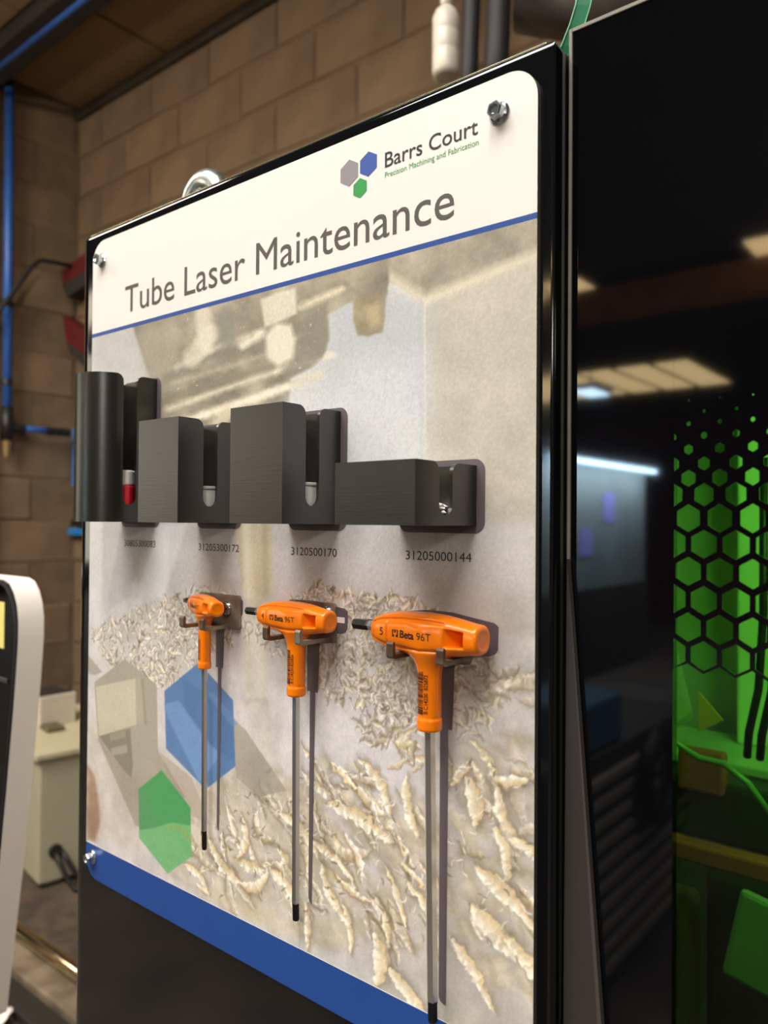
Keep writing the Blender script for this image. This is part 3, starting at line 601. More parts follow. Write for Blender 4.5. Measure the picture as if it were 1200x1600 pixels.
# ------------------------------------------------------------------ holders (folded shells with a U slot in the right side)
def holder(name, label, path, wid_s0, wid_s1, vt, vslot, rsh=.0055, vb=-.002, T=.0021):
    """path: list of (u,w) from the back left, round the front, to the back right; slot at arc length s0..s1"""
    t = thing(name, label, 'holder', Wd(path[0][0], vb, 0), 'black plastic holders on the board')
    P = [Vector((a, b)) for a, b in path]; S_ = [0]
    for a, b in zip(P, P[1:]): S_.append(S_[-1] + (b - a).length)
    def at(s):
        for i in range(len(P) - 1):
            if s <= S_[i + 1] + 1e-9:
                k = (s - S_[i]) / (S_[i + 1] - S_[i]); return P[i].lerp(P[i + 1], k)
        return P[-1]
    def nrm(s, isv=None):
        e_ = 2e-5; return ((at(min(s + e_, S_[-1])) - at(max(s - e_, 0))).normalized())
    rs = (wid_s1 - wid_s0) / 2; cs_ = (wid_s0 + wid_s1) / 2
    ss = set(S_); ss |= {wid_s0, wid_s1, wid_s0 - 1e-6, wid_s1 + 1e-6}
    for k in range(9):
        ss.add(cs_ - rs * math.cos(math.pi * k / 8)); ss.add(wid_s0 - 1e-6 - rsh * (1 - math.cos(math.pi / 2 * k / 8))); ss.add(wid_s1 + 1e-6 + rsh * (1 - math.cos(math.pi / 2 * k / 8)))
    ss = sorted(q for q in ss if 0 <= q <= S_[-1])
    def top(s):
        if wid_s0 <= s <= wid_s1: return vslot + rs - math.sqrt(max(rs * rs - (s - cs_) ** 2, 0))
        d = (wid_s0 - s) if s < wid_s0 else (s - wid_s1)
        if d < rsh: q = rsh - d; return vt - (rsh - math.sqrt(max(rsh * rsh - q * q, 0)))
        return vt
    bm = bmesh.new(); cols = []
    for s in ss:
        p = at(s); tn_ = nrm(s); inn = Vector((tn_.y, -tn_.x)) # right-hand normal
        cen = Vector(((P[0].x + P[-1].x) / 2, max(q.y for q in P) / 2))
        if (cen - p).dot(inn) < 0: inn = -inn
        q = p + inn * T * (1.25 if abs(tn_.x) > .2 and abs(tn_.y) > .2 and len(P) < 6 else 1)
        z = top(s)
        cols.append([bm.verts.new(Wd(p.x, vb, p.y)), bm.verts.new(Wd(p.x, z, p.y)), bm.verts.new(Wd(q.x, z, q.y)), bm.verts.new(Wd(q.x, vb, q.y))])
    for A, B in zip(cols, cols[1:]):
        for k in range(4): bm.faces.new((A[k], A[(k + 1) % 4], B[(k + 1) % 4], B[k]))
    for cc in (cols[0], cols[-1]): bm.faces.new(cc)
    sh = obj('shell', bm, m_plast, t, smooth=True); sh.data.set_sharp_from_angle(angle=math.radians(18))
    u0, u1 = P[0].x, P[-1].x
    obj('back_plate', nb(Wd(u0 + T, vb + .0021, .0022), Wd(u1 - T, vt, .0006)), m_plast, t)
    bm = bmesh.new(); fl_ = [Wd(p.x + (T * .6 if p.x == u0 else -T * .6 if p.x == u1 else 0), vb + .0001, max(p.y - .0004, .0006)) for p in P]
    prism(bm, fl_, (0, 0, .0019)); obj('base', bm, m_plast, t)
    return t
def boxpath(u0, u1, d): return [(u0, .0006), (u0, d), (u1, d), (u1, .0006)]
def slot_s(u0, u1, d, wh, wl): return d + (u1 - u0) + (d - wh) - .0006, d + (u1 - u0) + (d - wl) - .0006
u0, u1, d = -.5357, -.4902, .0495; r = (u1 - u0) / 2
pth = [(u0, .0006)] + [((u0 + u1) / 2 - r * math.cos(math.pi * k / 24), d - r + r * math.sin(math.pi * k / 24)) for k in range(25)] + [(u1, .0006)]
sl = (d - r) + math.pi * r + (d - r)
holder('round_holder', 'tall black holder with a rounded front, leftmost on the board', pth, sl - .0287, sl - .0178, .1040, .0103, rsh=.0055)
holder('square_holder', 'square black holder of middle height, second from the left above number 31205300172', boxpath(-.4410, -.3985, .0475), *slot_s(-.4410, -.3985, .0475, .0282, .0170), .0640, .0083)
holder('square_holder', 'square black holder with the widest face of the tall pair, above number 3120500170', boxpath(-.3492, -.3056, .0472), *slot_s(-.3492, -.3056, .0472, .0293, .0185), .0645, .0081)
holder('low_holder', 'short wide black holder, rightmost, above number 31205000144', boxpath(-.2612, -.2112, .0530), *slot_s(-.2612, -.2112, .0530, .0337, .0224), .0288, .0030)
# contents
t = thing('spare_canister', 'red canister with white cap inside the leftmost round holder', 'canister', Wd(-.5125, .0003, .025))
def cyl(u, w, z0, z1, r, M, par, nm, n=28, bev=.001):
    zz = [z0, z0 + .0001, z1 - .0001, z1]
    return obj(nm, nt_([Wd(u, z0, w), Wd(u, z0 + bev, w), Wd(u, z1 - bev, w), Wd(u, z1, w)], [r - bev, r, r, r - bev], n=n), M, par, smooth=False)
cyl(-.5095, .0240, .0003, .0245, .0160, mat('red_plastic', (226, 36, 52), .35, var=.1, scale=60), t, 'canister_body')
cyl(-.5095, .0240, .0245, .0355, .0157, mat('cap_white', (246, 242, 234), .5, var=.05), t, 'canister_cap')
m_clear = mat('pale_case', (222, 224, 216), .3, var=.1, scale=60)
for u, w_, h_, lab in ((-.4198, .024, .0212, 'pale grey plastic case sitting in the second holder from the left'), (-.3262, .0245, .0212, 'pale grey plastic case sitting in the third holder from the left')):
    t = thing('spare_case', lab, 'case', Wd(u, .0004, w_))
    obj('case_body', nb(Wd(u - .0175, .0003, w_ + .014), Wd(u + .0175, h_ - .0014, w_ - .014), bev=.0012), m_clear, t)
    obj('case_lid', nb(Wd(u - .0180, h_ - .0013, w_ + .0145), Wd(u + .0180, h_ + .0006, w_ - .0145), bev=.0005), mat('case_rim', (206, 208, 200), .3, var=.1), t)
bm = bmesh.new(); r_ = bmesh.ops.create_icosphere(bm, subdivisions=3, radius=1)
for v in bm.verts:
    n_ = 1 + .16 * math.sin(7 * v.co.x + 3 * v.co.z) + .12 * math.sin(11 * v.co.y - 5 * v.co.x)
    v.co = Wd(-.2350, .0060, .027) + Vector((v.co.x * .0185 * n_, v.co.y * .019 * n_, v.co.z * .0046 * n_))
for v in bm.verts: v.co.z = max(v.co.z, H0 + .0002)
tag(obj('crumpled_wrapper', bm, mat('wrapper', (240, 238, 228), .5, var=.08, scale=200)), 'crumpled off-white wrapper seen through the slot of the short right holder', 'wrapper')
# ------------------------------------------------------------------ T handle keys: body from a distance field
def surface_nets(F, org, h):
    nx, ny, nz = F.shape; s = F < 0
    c = np.zeros((nx - 1, ny - 1, nz - 1), int)
    for i in (0, 1):
        for j in (0, 1):
            for k in (0, 1): c += s[i:nx - 1 + i, j:ny - 1 + j, k:nz - 1 + k]
    act = (c > 0) & (c < 8); idx = -np.ones(c.shape, int); ac = np.argwhere(act); idx[act] = np.arange(len(ac))
    acc = np.zeros((len(ac), 3)); cnt = np.zeros(len(ac))
    cor = [(i, j, k) for i in (0, 1) for j in (0, 1) for k in (0, 1)]
    for a in cor:
        for ax in range(3):
            if a[ax]: continue
            b = list(a); b[ax] = 1
            fa = F[ac[:, 0] + a[0], ac[:, 1] + a[1], ac[:, 2] + a[2]]; fb = F[ac[:, 0] + b[0], ac[:, 1] + b[1], ac[:, 2] + b[2]]
            mk = (fa < 0) != (fb < 0); t = np.where(mk, fa / np.where(mk, fa - fb, 1), 0)
            p = np.tile(np.array(a, float), (len(ac), 1)); p[:, ax] += t
            acc += p * mk[:, None]; cnt += mk
    vs = (ac + acc / cnt[:, None]) * h + np.array(org); fs = []
    for ax in range(3):
        o1, o2 = [q for q in range(3) if q != ax]
        sl0 = [slice(None)] * 3; sl1 = [slice(None)] * 3; sl0[ax] = slice(0, -1); sl1[ax] = slice(1, None)
        A, B = s[tuple(sl0)], s[tuple(sl1)]; e_ = np.argwhere(A != B)
        e_ = e_[(e_[:, o1] > 0) & (e_[:, o2] > 0) & (e_[:, o1] < F.shape[o1] - 1) & (e_[:, o2] < F.shape[o2] - 1)]
        q = []
        for d1, d2 in ((-1, -1), (0, -1), (0, 0), (-1, 0)):
            p = e_.copy(); p[:, o1] += d1; p[:, o2] += d2; q.append(idx[p[:, 0], p[:, 1], p[:, 2]])
        q = np.stack(q, 1); fl2 = A[e_[:, 0], e_[:, 1], e_[:, 2]]
        if ax == 1: fl2 = ~fl2
        q[~fl2] = q[~fl2][:, ::-1]; fs.append(q)
    return vs, np.concatenate(fs)
def smin(a, b, k):
    h = np.clip(.5 + .5 * (b - a) / k, 0, 1); return b * (1 - h) + a * h - k * h * (1 - h)
def smax(a, b, k): return -smin(-a, -b, k)
XA = np.array([-38, -36.5, -33, -28, -21, -12, 0, 10, 18, 26, 31, 34.]); HA = np.array([4.6, 5.6, 7.2, 8.8, 10.2, 11.0, 11.2, 10.6, 9.4, 8.0, 7.4, 7.2]); DA = np.array([4.6, 5.4, 6.4, 7.4, 8.2, 8.8, 9.0, 8.8, 8.2, 7.6, 7.4, 7.4])
def hand_sdf(a, b, c, st):
    """millimetres: a along the bar, b up, c towards the viewer; st = stem length"""
    h = np.interp(a, XA, HA); d = np.interp(a, XA, DA)
    n = 2.5; rr = ((np.abs(b) / h) ** n + (np.abs(c) / d) ** n) ** (1 / n)
    bar = (rr - 1) * np.minimum(h, d) * .9
    bar = smax(bar, a - 32, 2.2); bar = smax(bar, -36.3 - a, 3.0)
    rx = 6.2 + .5 * np.clip((-b - st + 7) / 1.0, 0, 1)
    stem = np.hypot(a, c * 1.04) - rx; stem = smax(stem, -st - b, 1.6); stem = smax(stem, b, 2)
    f = smin(bar, stem, 9.0)
    f = np.where(b < -st + 12, stem, f)
    # collar groove
    f = np.maximum(f, .75 - np.hypot(np.hypot(a, c) - 6.6, (b + st - 7.2) * 1.3))
    # window
    wn = np.maximum(np.maximum(13.0 + (d - c) * .6 - a, a - 24.6), np.abs(b) - (4.6 - (a - 13) * .07))
    f = smax(f, -wn, .7)
    # engraved outline of the label field and the size cell
    hb = .66 * h; g = np.abs(np.abs(b) - hb); g = np.where((a > -33.0) & (a < 13.5), g, 9)
    g2 = np.where((np.abs(b) < hb), np.minimum(np.abs(a + 33.0), np.abs(a + 22.4) + .2), 9)
    g = np.minimum(g, g2)
    gr = np.clip(1.15 - g / .9, 0, 1) * .95 * (c > 2)
    f = f + gr
    # dimple in the end cap
    f = np.maximum(f, .5 - (np.maximum(np.hypot(b, c) - 4.6, 31.6 - a)) - .5)
    return f
def surf_c(a, b, st):
    c = np.full(a.shape, 12.0)
    lo = np.zeros(a.shape); hi = np.full(a.shape, 13.0)
    for _ in range(22):
        m_ = (lo + hi) / 2; ins = hand_sdf(a, b, m_, st) < 0; lo = np.where(ins, m_, lo); hi = np.where(ins, hi, m_)
    return lo
def key(name_size, label, uc, vc, wc, s, st, blade_r, vdark, vtip, wtip, phi=0.0):
    t = thing('hex_key', label, 'hex key', Wd(uc, vc, wc), 'orange T handled hex keys on the board')
    st_l = st / s; h = .55 / s if s < .9 else .55
    ga = np.arange(-44, 36, h); gb = np.arange(-st_l - 3, 15, h); gc = np.arange(-12, 12, h)
    A, B, Cc = np.meshgrid(ga, gb, gc, indexing='ij'); F = hand_sdf(A, B, Cc, st_l)
    vs, fs = surface_nets(F, (ga[0], gb[0], gc[0]), h)
    vs = vs * s / 1000
    co = np.stack([uc + vs[:, 0], -(wc + vs[:, 2]), vc + vs[:, 1] + H0], 1)
    me = bpy.data.meshes.new('handle'); me.vertices.add(len(co)); me.vertices.foreach_set('co', co.ravel())
    me.loops.add(fs.size); me.loops.foreach_set('vertex_index', fs.ravel().astype(np.int32)); me.polygons.add(len(fs)); me.polygons.foreach_set('loop_start', (np.arange(len(fs)) * 4).astype(np.int32))
    me.update(calc_edges=True); me.validate()
    bm = bmesh.new(); bm.from_mesh(me); bmesh.ops.smooth_vert(bm, verts=bm.verts, factor=.35, use_axis_x=True, use_axis_y=True, use_axis_z=True)
    obj('handle', bm, m_orange, t, smooth=True)
    vs_end = vc - st / 1000
    top = Wd(uc, vs_end + .004, wc); q0 = Wd(uc, vdark, wtip + .0004); q1 = Wd(uc, vtip, wtip)
    obj('blade', nt_([top, q0], blade_r, n=6, ang0=.3), m_chrome, t)
    obj('blade_tip', nt_([q0, q0.lerp(q1, .12), q0.lerp(q1, .9), q1], [blade_r * 1.0, blade_r * .9, blade_r * .9, blade_r * .7], n=6, ang0=.3), m_burn, t)
    e0 = Wd(uc - .033 * s, vc + .001, wc); e1_ = Wd(uc - .0405 * s, vc + .001, wc); e2 = Wd(uc - .0520 * s, vc + .001, wc)
    obj('short_arm', nt_([e0, e1_], blade_r * .95, n=6), m_chrome, t)
    obj('arm_tip', nt_([e1_, e1_.lerp(e2, .1), e1_.lerp(e2, .93), e2], [blade_r * .95, blade_r * 1.02, blade_r * 1.02, blade_r * .8], n=6), m_burn, t)
    # lettering on the front
    def let(nm, body, a0, a1, b0, cap, bold=0.0, pts=None):
        if pts is None:
            m2, c2 = text_mesh(body, bold); _, ct = text_mesh('T'); x0, x1 = c2[:, 0].min(), c2[:, 0].max()
            a = a0 + (c2[:, 0] - x0) / (x1 - x0) * (a1 - a0); b = b0 + c2[:, 1] / ct[:, 1].max() * cap
        else: m2, a, b = pts
        c = surf_c(a, b, st_l) + .12
        out = np.stack([uc + a * s / 1000, -(wc + c * s / 1000), vc + b * s / 1000 + H0], 1)
        m2.vertices.foreach_set('co', out.ravel()); m2.update(); obj(nm, m2, m_ink, t)
    let('size_number', name_size, -27.4, -24.9, -1.9, 4.0)
    let('brand_lettering', 'Beta', -12.9, -3.2, -1.9, 3.7, bold=.028)
    let('brand_lettering', '96T', -1.4, 7.0, -1.9, 3.7)
    bm = bmesh.new()                                # square emblem with a spanner jaw left open
    def qd(x0, y0, x1, y1):
        n = 3
        for i in range(n):
            for j in range(n):
                bm.faces.new([bm.verts.new((x0 + (x1 - x0) * (i + p) / n, y0 + (y1 - y0) * (j + q) / n, 0)) for p, q in ((0, 0), (1, 0), (1, 1), (0, 1))])
    for x0, y0, x1, y1 in ((0, 0, .9, 4.8), (3.9, 0, 4.8, 4.8), (.9, 0, 1.8, 1.5), (3.0, 0, 3.9, 1.5), (1.8, 2.7, 3.0, 4.8), (.9, 4.4, 1.8, 4.8), (3.0, 4.4, 3.9, 4.8)): qd(-18.3 + x0 * .86, -1.9 + y0 * .77, -18.3 + x1 * .86, -1.9 + y1 * .77)
    m2 = bpy.data.meshes.new('emblem'); bm.to_mesh(m2); bm.free(); cc = np.zeros(len(m2.vertices) * 3); m2.vertices.foreach_get('co', cc); cc = cc.reshape(-1, 3)
    let('emblem', '', 0, 0, 0, 0, pts=(m2, cc[:, 0], cc[:, 1]))
    # barcode and its digits wrapped round the stem
    R0 = (6.2 * s + .12) / 1000; zb0, zb1 = vs_end + .0092 * s, vs_end + .0318 * s
    rr = random.Random(5); bm = bmesh.new(); z = zb0
    while z < zb1:
        th = rr.choice((.00022, .00038, .0006)) * s
        n = 6; vv = [[bm.verts.new((uc + R0 * math.sin(math.radians(-44 + 47 * i / n)), -(wc + R0 * math.cos(math.radians(-44 + 47 * i / n))), z + q * th + H0)) for i in range(n + 1)] for q in (0, 1)]
        for i in range(n): bm.faces.new((vv[0][i], vv[0][i + 1], vv[1][i + 1], vv[1][i]))
        z += th + rr.choice((.00022, .0003, .0005)) * s
    obj('barcode', bm, m_ink, t)
    m2, c2 = text_mesh('B C14230  825872' if name_size == '5' else 'B C14230 825856', .012); x0, x1 = c2[:, 0].min(), c2[:, 0].max(); _, ct = text_mesh('T')
    zz = zb0 + .0005 + (c2[:, 0] - x0) / (x1 - x0) * (zb1 - zb0 - .003 * s); ang = np.radians(26 - c2[:, 1] / ct[:, 1].max() * 19)
    out = np.stack([uc + R0 * np.sin(ang), -(wc + R0 * np.cos(ang)), zz + H0], 1); m2.vertices.foreach_set('co', out.ravel()); m2.update(); obj('barcode_digits', m2, m_ink, t)
    if phi:
        RM = Matrix.Translation(Wd(uc, vc, wc)) @ Matrix.Rotation(-phi, 4, 'Z') @ Matrix.Translation(-Wd(uc, vc, wc))
        for c_ in t.children:
            if c_.name.split('.')[0] not in ('blade', 'blade_tip'): c_.data.transform(RM)
    return t
key('5', 'largest orange T handled hex key marked 5, rightmost of the three', -.2305, -.0580, .0135, 1.0, 49.0, .0030, -.2462, -.2575, .0090)
key('4', 'middle orange T handled hex key marked 4', -.3272, -.0578, .0140, .86, 46.0, .00245, -.2258, -.2362, .0125)
key('3', 'smallest orange T handled hex key, leftmost of the three', -.4148, -.0575, .0130, .68, 41.5, .0020, -.2065, -.2190, .0115, phi=math.radians(17))
# ------------------------------------------------------------------ hooks under the keys
def screw(par, u, v, w, r=.0045):
    bm = bmesh.new(); n = 24; prof_ = [(r, 0), (r, .0006), (r * .9, .0014), (r * .62, .0021), (r * .3, .0024), (0.0001, .0024)]
    rings = [[bm.verts.new(Wd(u + a * math.cos(2 * math.pi * k / n), v + a * math.sin(2 * math.pi * k / n), w + h)) for k in range(n)] for a, h in prof_]
    for A, B in zip(rings, rings[1:]):
        for k in range(n): bm.faces.new((A[k], A[(k + 1) % n], B[(k + 1) % n], B[k]))
    sc = obj('screw', bm, m_zinc, par, smooth=True)
    bm = bmesh.new(); box(bm, Wd(u - r * .5, v - r * .12, w + .00246), Wd(u + r * .5, v + r * .12, w + .0020)); box(bm, Wd(u - r * .12, v - r * .5, w + .00246), Wd(u + r * .12, v + r * .5, w + .0020))
    obj('cross_recess', bm, mat('recess', (34, 32, 30), .6, var=.2), sc)
def hook(label, uc, vt, vb, half, sp, wt, vp, tall, scr=True):
    t = thing('double_hook', label, 'hook', Wd(uc, vt, .001), 'steel double hooks on the board')
    bm = bmesh.new(); prism(bm, [Wd(a, b, .0024) for a, b in rrect(uc - half, uc + half, vb, vt, .0022, 4)], (0, .0018, 0)); obj('plate', bm, m_steel, t)
    for sgn in (-1, 1):
        u = uc + sgn * sp; hw = .0021
        prof2 = [(.0024, vp), (.0024, vp + .0024), (wt - .0024, vp + .0024), (wt - .0018, vp + .0030), (wt - .0018, vp + tall - .0012), (wt - .0014, vp + tall), (wt - .0003, vp + tall), (wt + .0004, vp + tall - .0012), (wt + .0004, vp + .0016), (wt - .0008, vp + .0003), (wt - .002, vp)]
        bm = bmesh.new(); prism(bm, [Wd(u - hw, b, a) for a, b in prof2], (2 * hw, 0, 0))
        obj('prong', bm, m_steel, t)
    if scr:
        for du, dv in scr: screw(t, uc + du, vt - dv, .0024)
    return t
hook('rusty double hook holding the smallest hex key, two screws showing', -.4140, -.0500, -.0725, .0212, .0105, .0245, -.0718, .0080, scr=((-.0132, .0080), (.0090, .0090)))
hook('double hook holding the middle hex key', -.3268, -.0488, -.0722, .0195, .0134, .0268, -.0712, .0088, scr=((-.009, .0065), (.0135, .0062)))
hook('double hook holding the largest hex key, its plate hidden', -.2305, -.0540, -.0735, .0170, .0156, .0270, -.0708, .0090, scr=((.010, .006),))
# ------------------------------------------------------------------ flange bolts
def bolt(label, u, v, rot):
    t = thing('flange_bolt', label, 'bolt', Wd(u, v, .0003), 'hexagon flange bolts fixing the board')
    n = 28; bm = bmesh.new(); pr = [(.0058, 0), (.0058, .0007), (.0050, .0016), (.0042, .0022)]
    rings = [[bm.verts.new(Wd(u + a * math.cos(2 * math.pi * k / n), v + a * math.sin(2 * math.pi * k / n), .0003 + h)) for k in range(n)] for a, h in pr]
    for A, B in zip(rings, rings[1:]):
        for k in range(n): bm.faces.new((A[k], A[(k + 1) % n], B[(k + 1) % n], B[k]))
    bm.faces.new(rings[-1]); obj('flange', bm, m_zinc, t, smooth=False)
    bm = bmesh.new(); pts = [Wd(u, v, .002), Wd(u, v, .0058), Wd(u, v, .0066)]
    tube(bm, pts, [.0044, .0044, .0038], n=6, cap=False, ang0=rot)
    rg = [bm.verts.new(Wd(u + .0026 * math.cos(2 * math.pi * k / 12), v + .0026 * math.sin(2 * math.pi * k / 12), .0066)) for k in range(12)]
    rg2 = [bm.verts.new(Wd(u + .0018 * math.cos(2 * math.pi * k / 12), v + .0018 * math.sin(2 * math.pi * k / 12), .0056)) for k in range(12)]
    bm.verts.ensure_lookup_table(); hexr = bm.verts[12:18]
    hs_ = sorted(hexr, key=lambda q: math.atan2(q.co.z - v - H0, q.co.x - u)); rs_ = sorted(rg, key=lambda q: math.atan2(q.co.z - v - H0, q.co.x - u))
    for i in range(6):
        a0 = math.atan2(hs_[i].co.z - v - H0, hs_[i].co.x - u)
        near = sorted(range(12), key=lambda j: abs((math.atan2(rs_[j].co.z - v - H0, rs_[j].co.x - u) - a0 + math.pi) % (2 * math.pi) - math.pi))[0]
        bm.faces.new((hs_[i], rs_[near], rs_[(near + 1) % 12])); bm.faces.new((hs_[i], rs_[(near + 1) % 12], rs_[(near + 2) % 12], hs_[(i + 1) % 6]))
    for k in range(12): bm.faces.new((rg[k], rg[(k + 1) % 12], rg2[(k + 1) % 12], rg2[k]))
    bm.faces.new(rg2); obj('hex_head', bm, m_zinc, t)
bolt('zinc flange bolt at the top right corner of the board', -.1990, .2060, .2)
bolt('zinc flange bolt at the top left corner of the board', -.5675, .2085, .55)
bolt('zinc flange bolt at the bottom left corner, on the blue band', -.5715, -.2715, .4)
# ------------------------------------------------------------------ lifting eye and green strap behind
t = thing('lifting_eye', 'shiny zinc lifting eye standing behind the cabinet top edge', 'eye bolt', Wd(-.5045, ET, -.05))
bm = bmesh.new(); R1, r1 = .0182, .0092
cx, cz = -.5010, .2540
nn, mm = 40, 16
vv = [[bm.verts.new(Wd(cx + (R1 + r1 * math.cos(2 * math.pi * j / mm)) * math.cos(2 * math.pi * i / nn) * 0.98, cz + (R1 + r1 * math.cos(2 * math.pi * j / mm)) * math.sin(2 * math.pi * i / nn), -.05 + r1 * .95 * math.sin(2 * math.pi * j / mm))) for j in range(mm)] for i in range(nn)]
for i in range(nn):
    for j in range(mm): bm.faces.new((vv[i][j], vv[(i + 1) % nn][j], vv[(i + 1) % nn][(j + 1) % mm], vv[i][(j + 1) % mm]))
obj('ring', bm, mat('forged_zinc', (226, 232, 226), .28, .9, col2=(186, 196, 190), scale=120), t, smooth=True)
t = thing('green_strap', 'green strap with pale edge rising behind the door corner', 'strap', Wd(-.175, .24, -.03))
pc = [(-.1850, .2420), (-.1800, .2480), (-.1755, .2570), (-.1722, .2660), (-.1705, .2760), (-.1700, .30)]
bm = bmesh.new(); A = [bm.verts.new(Wd(a, b, -.030)) for a, b in pc]; B = [bm.verts.new(Wd(a + .0068, b - .001, -.033)) for a, b in pc]
A2 = [bm.verts.new(Wd(a, b, -.0309)) for a, b in pc]; B2_ = [bm.verts.new(Wd(a + .0068, b - .001, -.0339)) for a, b in pc]
for i in range(5):
    for X_, Y_ in ((A, B), (B, B2_), (B2_, A2), (A2, A)): bm.faces.new((X_[i], X_[i + 1], Y_[i + 1], Y_[i]))
bm.faces.new((A[0], B[0], B2_[0], A2[0])); bm.faces.new((A[5], B[5], B2_[5], A2[5]))
obj('webbing', bm, mat('strap_green', (22, 122, 78), .45, var=.1), t)
me_ = mat('strap_edge', (150, 220, 178), .4, var=.05)
obj('edge_cord', nt_([Wd(a, b, -.0296) for a, b in pc], .00035, n=6), me_, t); obj('edge_cord', nt_([Wd(a + .0068, b - .001, -.0328) for a, b in pc], .0003, n=6), me_, t)
# ------------------------------------------------------------------ white terminal at the left
t = thing('operator_terminal', 'tall white rimmed control terminal with black front, cut off at the left', 'terminal', Wd(-.96, -.3, -.1))
edge = [(-.935, -.0728), (-.921, -.0765), (-.9095, -.0870), (-.9015, -.1010), (-.8975, -.118), (-.8972, -.142), (-.9025, -.190), (-.9093, -.2407), (-.921, -.318), (-.9342, -.3972), (-.955, -.50), (-.9789, -.6203)]
left = [(-1.28, -.6203), (-1.26, -.0728)]
bm = bmesh.new(); prism(bm, [Wd(a, b, -.0935) for a, b in edge + left], (0, .0300, 0)); ow = obj('white_housing', bm, mat('terminal_white', (255, 246, 236), .5, var=.02, scale=30, bump=.1, bscale=400), t, smooth=True); ow.data.set_sharp_from_angle(angle=math.radians(35))
ins = [(a - .0012, b - .0012) for a, b in edge]; bm = bmesh.new(); prism(bm, [Wd(a, b, -.0905) for a, b in ins + [(-1.278, -.6190), (-1.258, -.0745)]], (0, .0029, 0)); obj('black_gasket', bm, mat('gasket', (24, 24, 28), .4, var=.1), t)
ins = [(a - .0065, b - .0060) for a, b in edge]; bm = bmesh.new(); prism(bm, [Wd(a, b, -.0902) for a, b in ins + [(-1.27, -.6150), (-1.25, -.080)]], (0, .0010, 0)); obj('glass_front', bm, m_doorglass, t)
obj('notice_label', nb(Wd(-1.02, -.155, -.0900), Wd(-.927, -.1000, -.0903)), mat('label_yellow', (240, 226, 130), .6, var=.05), t)
obj('bracket_bar', nb(Wd(-1.1, -.195, -.0885), Wd(-.915, -.189, -.0902), bev=.001), mat('bar_grey', (90, 88, 82), .4, .6, var=.1), t)
# ------------------------------------------------------------------ background items
m_cab = mat('cabinet_grey', (176, 168, 142), .55, var=.06, scale=5)
rz = math.radians(-9)
t = thing('power_supply_unit', 'pale grey metal electrical box with side louvres on the floor', 'cabinet', (-2.95, 1.25, 0))
def rb(a, b, **k):
    bm = nb(a, b, **k); bmesh.ops.rotate(bm, cent=(-2.63, 1.0, 0), matrix=Matrix.Rotation(rz, 3, 'Z'), verts=bm.verts); return bm
obj('housing', rb((-3.25, 1.0, .018), (-2.63, 1.50, .455), bev=.006), m_cab, t)
obj('lid', rb((-3.27, .98, .455), (-2.61, 1.52, .480), bev=.006), mat('lid_grey', (190, 182, 150), .45, var=.08), t)
for k in range(7): obj('louvre', rb((-2.632, 1.25, .20 + k * .026), (-2.622, 1.42, .210 + k * .026), bev=.002), mat('louvre', (196, 188, 164), .5, var=.05), t)
obj('foot', rb((-2.72, 1.03, 0), (-2.66, 1.09, .018)), m_cab, t); obj('foot', rb((-2.72, 1.40, 0), (-2.66, 1.46, .018)), m_cab, t)
bm = nt_([(-2.612, 1.055, .125), (-2.632, 1.055, .125)], .024, n=20); obj('cable_gland', bm, m_beam, t)
m_cable = mat('black_cable', (22, 20, 20), .5, var=.1)
for k in range(2):
    tag(obj('power_cable', nt_([(-2.598, 1.045 + .024 * k, .125), (-2.575, 1.048 + .028 * k, .10), (-2.55, 1.06 + .035 * k, .05), (-2.52, 1.075 + .045 * k, .012), (-2.46, 1.13 + .05 * k, .012)], .009, n=8), m_cable, smooth=True),
        ('nearer' if k == 0 else 'farther') + ' black cable leaving the grey electrical box towards the floor', 'cable', 'cables of the grey electrical box')
bm = bmesh.new(); box(bm, (-3.10, 1.15, .481), (-2.93, 1.30, .60), bev=.003); t = thing('small_carton', 'small pale open carton on top of the grey electrical box', 'box', (-3.0, 1.2, .48))
obj('carton_body', bm, mat('carton', (206, 196, 178), .8, var=.08), t); obj('dark_opening', nb((-3.09, 1.16, .600), (-2.94, 1.29, .604)), m_beam, t)
tag(obj('metal_offcut', rb((-2.95, 1.1, .4805), (-2.86, 1.17, .50), bev=.008), mat('offcut', (120, 108, 84), .5, .4, var=.3)), 'small brown metal piece lying on the grey electrical box', 'part')
tag(obj('green_part', rb((-2.69, 1.36, .4805), (-2.63, 1.46, .50), bev=.006), mat('green_item', (90, 128, 84), .6, var=.1)), 'small green item lying on the grey electrical box', 'part')
tag(obj('pale_tray', rb((-2.86, 1.32, .4805), (-2.71, 1.48, .53), bev=.006), mat('tray', (196, 186, 160), .6, var=.1)), 'pale tray on the far end of the grey electrical box', 'tray')
tag(obj('grey_tube', nt_([(-3.35, 1.74, .62), (-3.18, 1.62, .88), (-3.42, 1.71, .92)][:2], .045, n=16), mat('tube_grey', (146, 136, 118), .6, var=.1), smooth=True), 'grey cardboard tube leaning on the block wall', 'tube')
bm = bmesh.new(); bmesh.ops.create_icosphere(bm, subdivisions=3, radius=1)
for v in bm.verts: v.co = Vector((-3.17 + v.co.x * .12, 1.70 + v.co.y * .075, .555 + v.co.z * .17 * (1 + .1 * math.sin(6 * v.co.x))))
tag(obj('orange_bag', bm, mat('bag_orange', (178, 116, 42), .8, var=.25, scale=20), smooth=True), 'ochre bag slumped against the block wall', 'bag')
tag(obj('bag_stand', nb((-3.30, 1.60, 0), (-3.02, 1.78, .36), bev=.01), mat('stand_brown', (96, 74, 52), .8, var=.2)), 'brown block under the ochre bag', 'box')
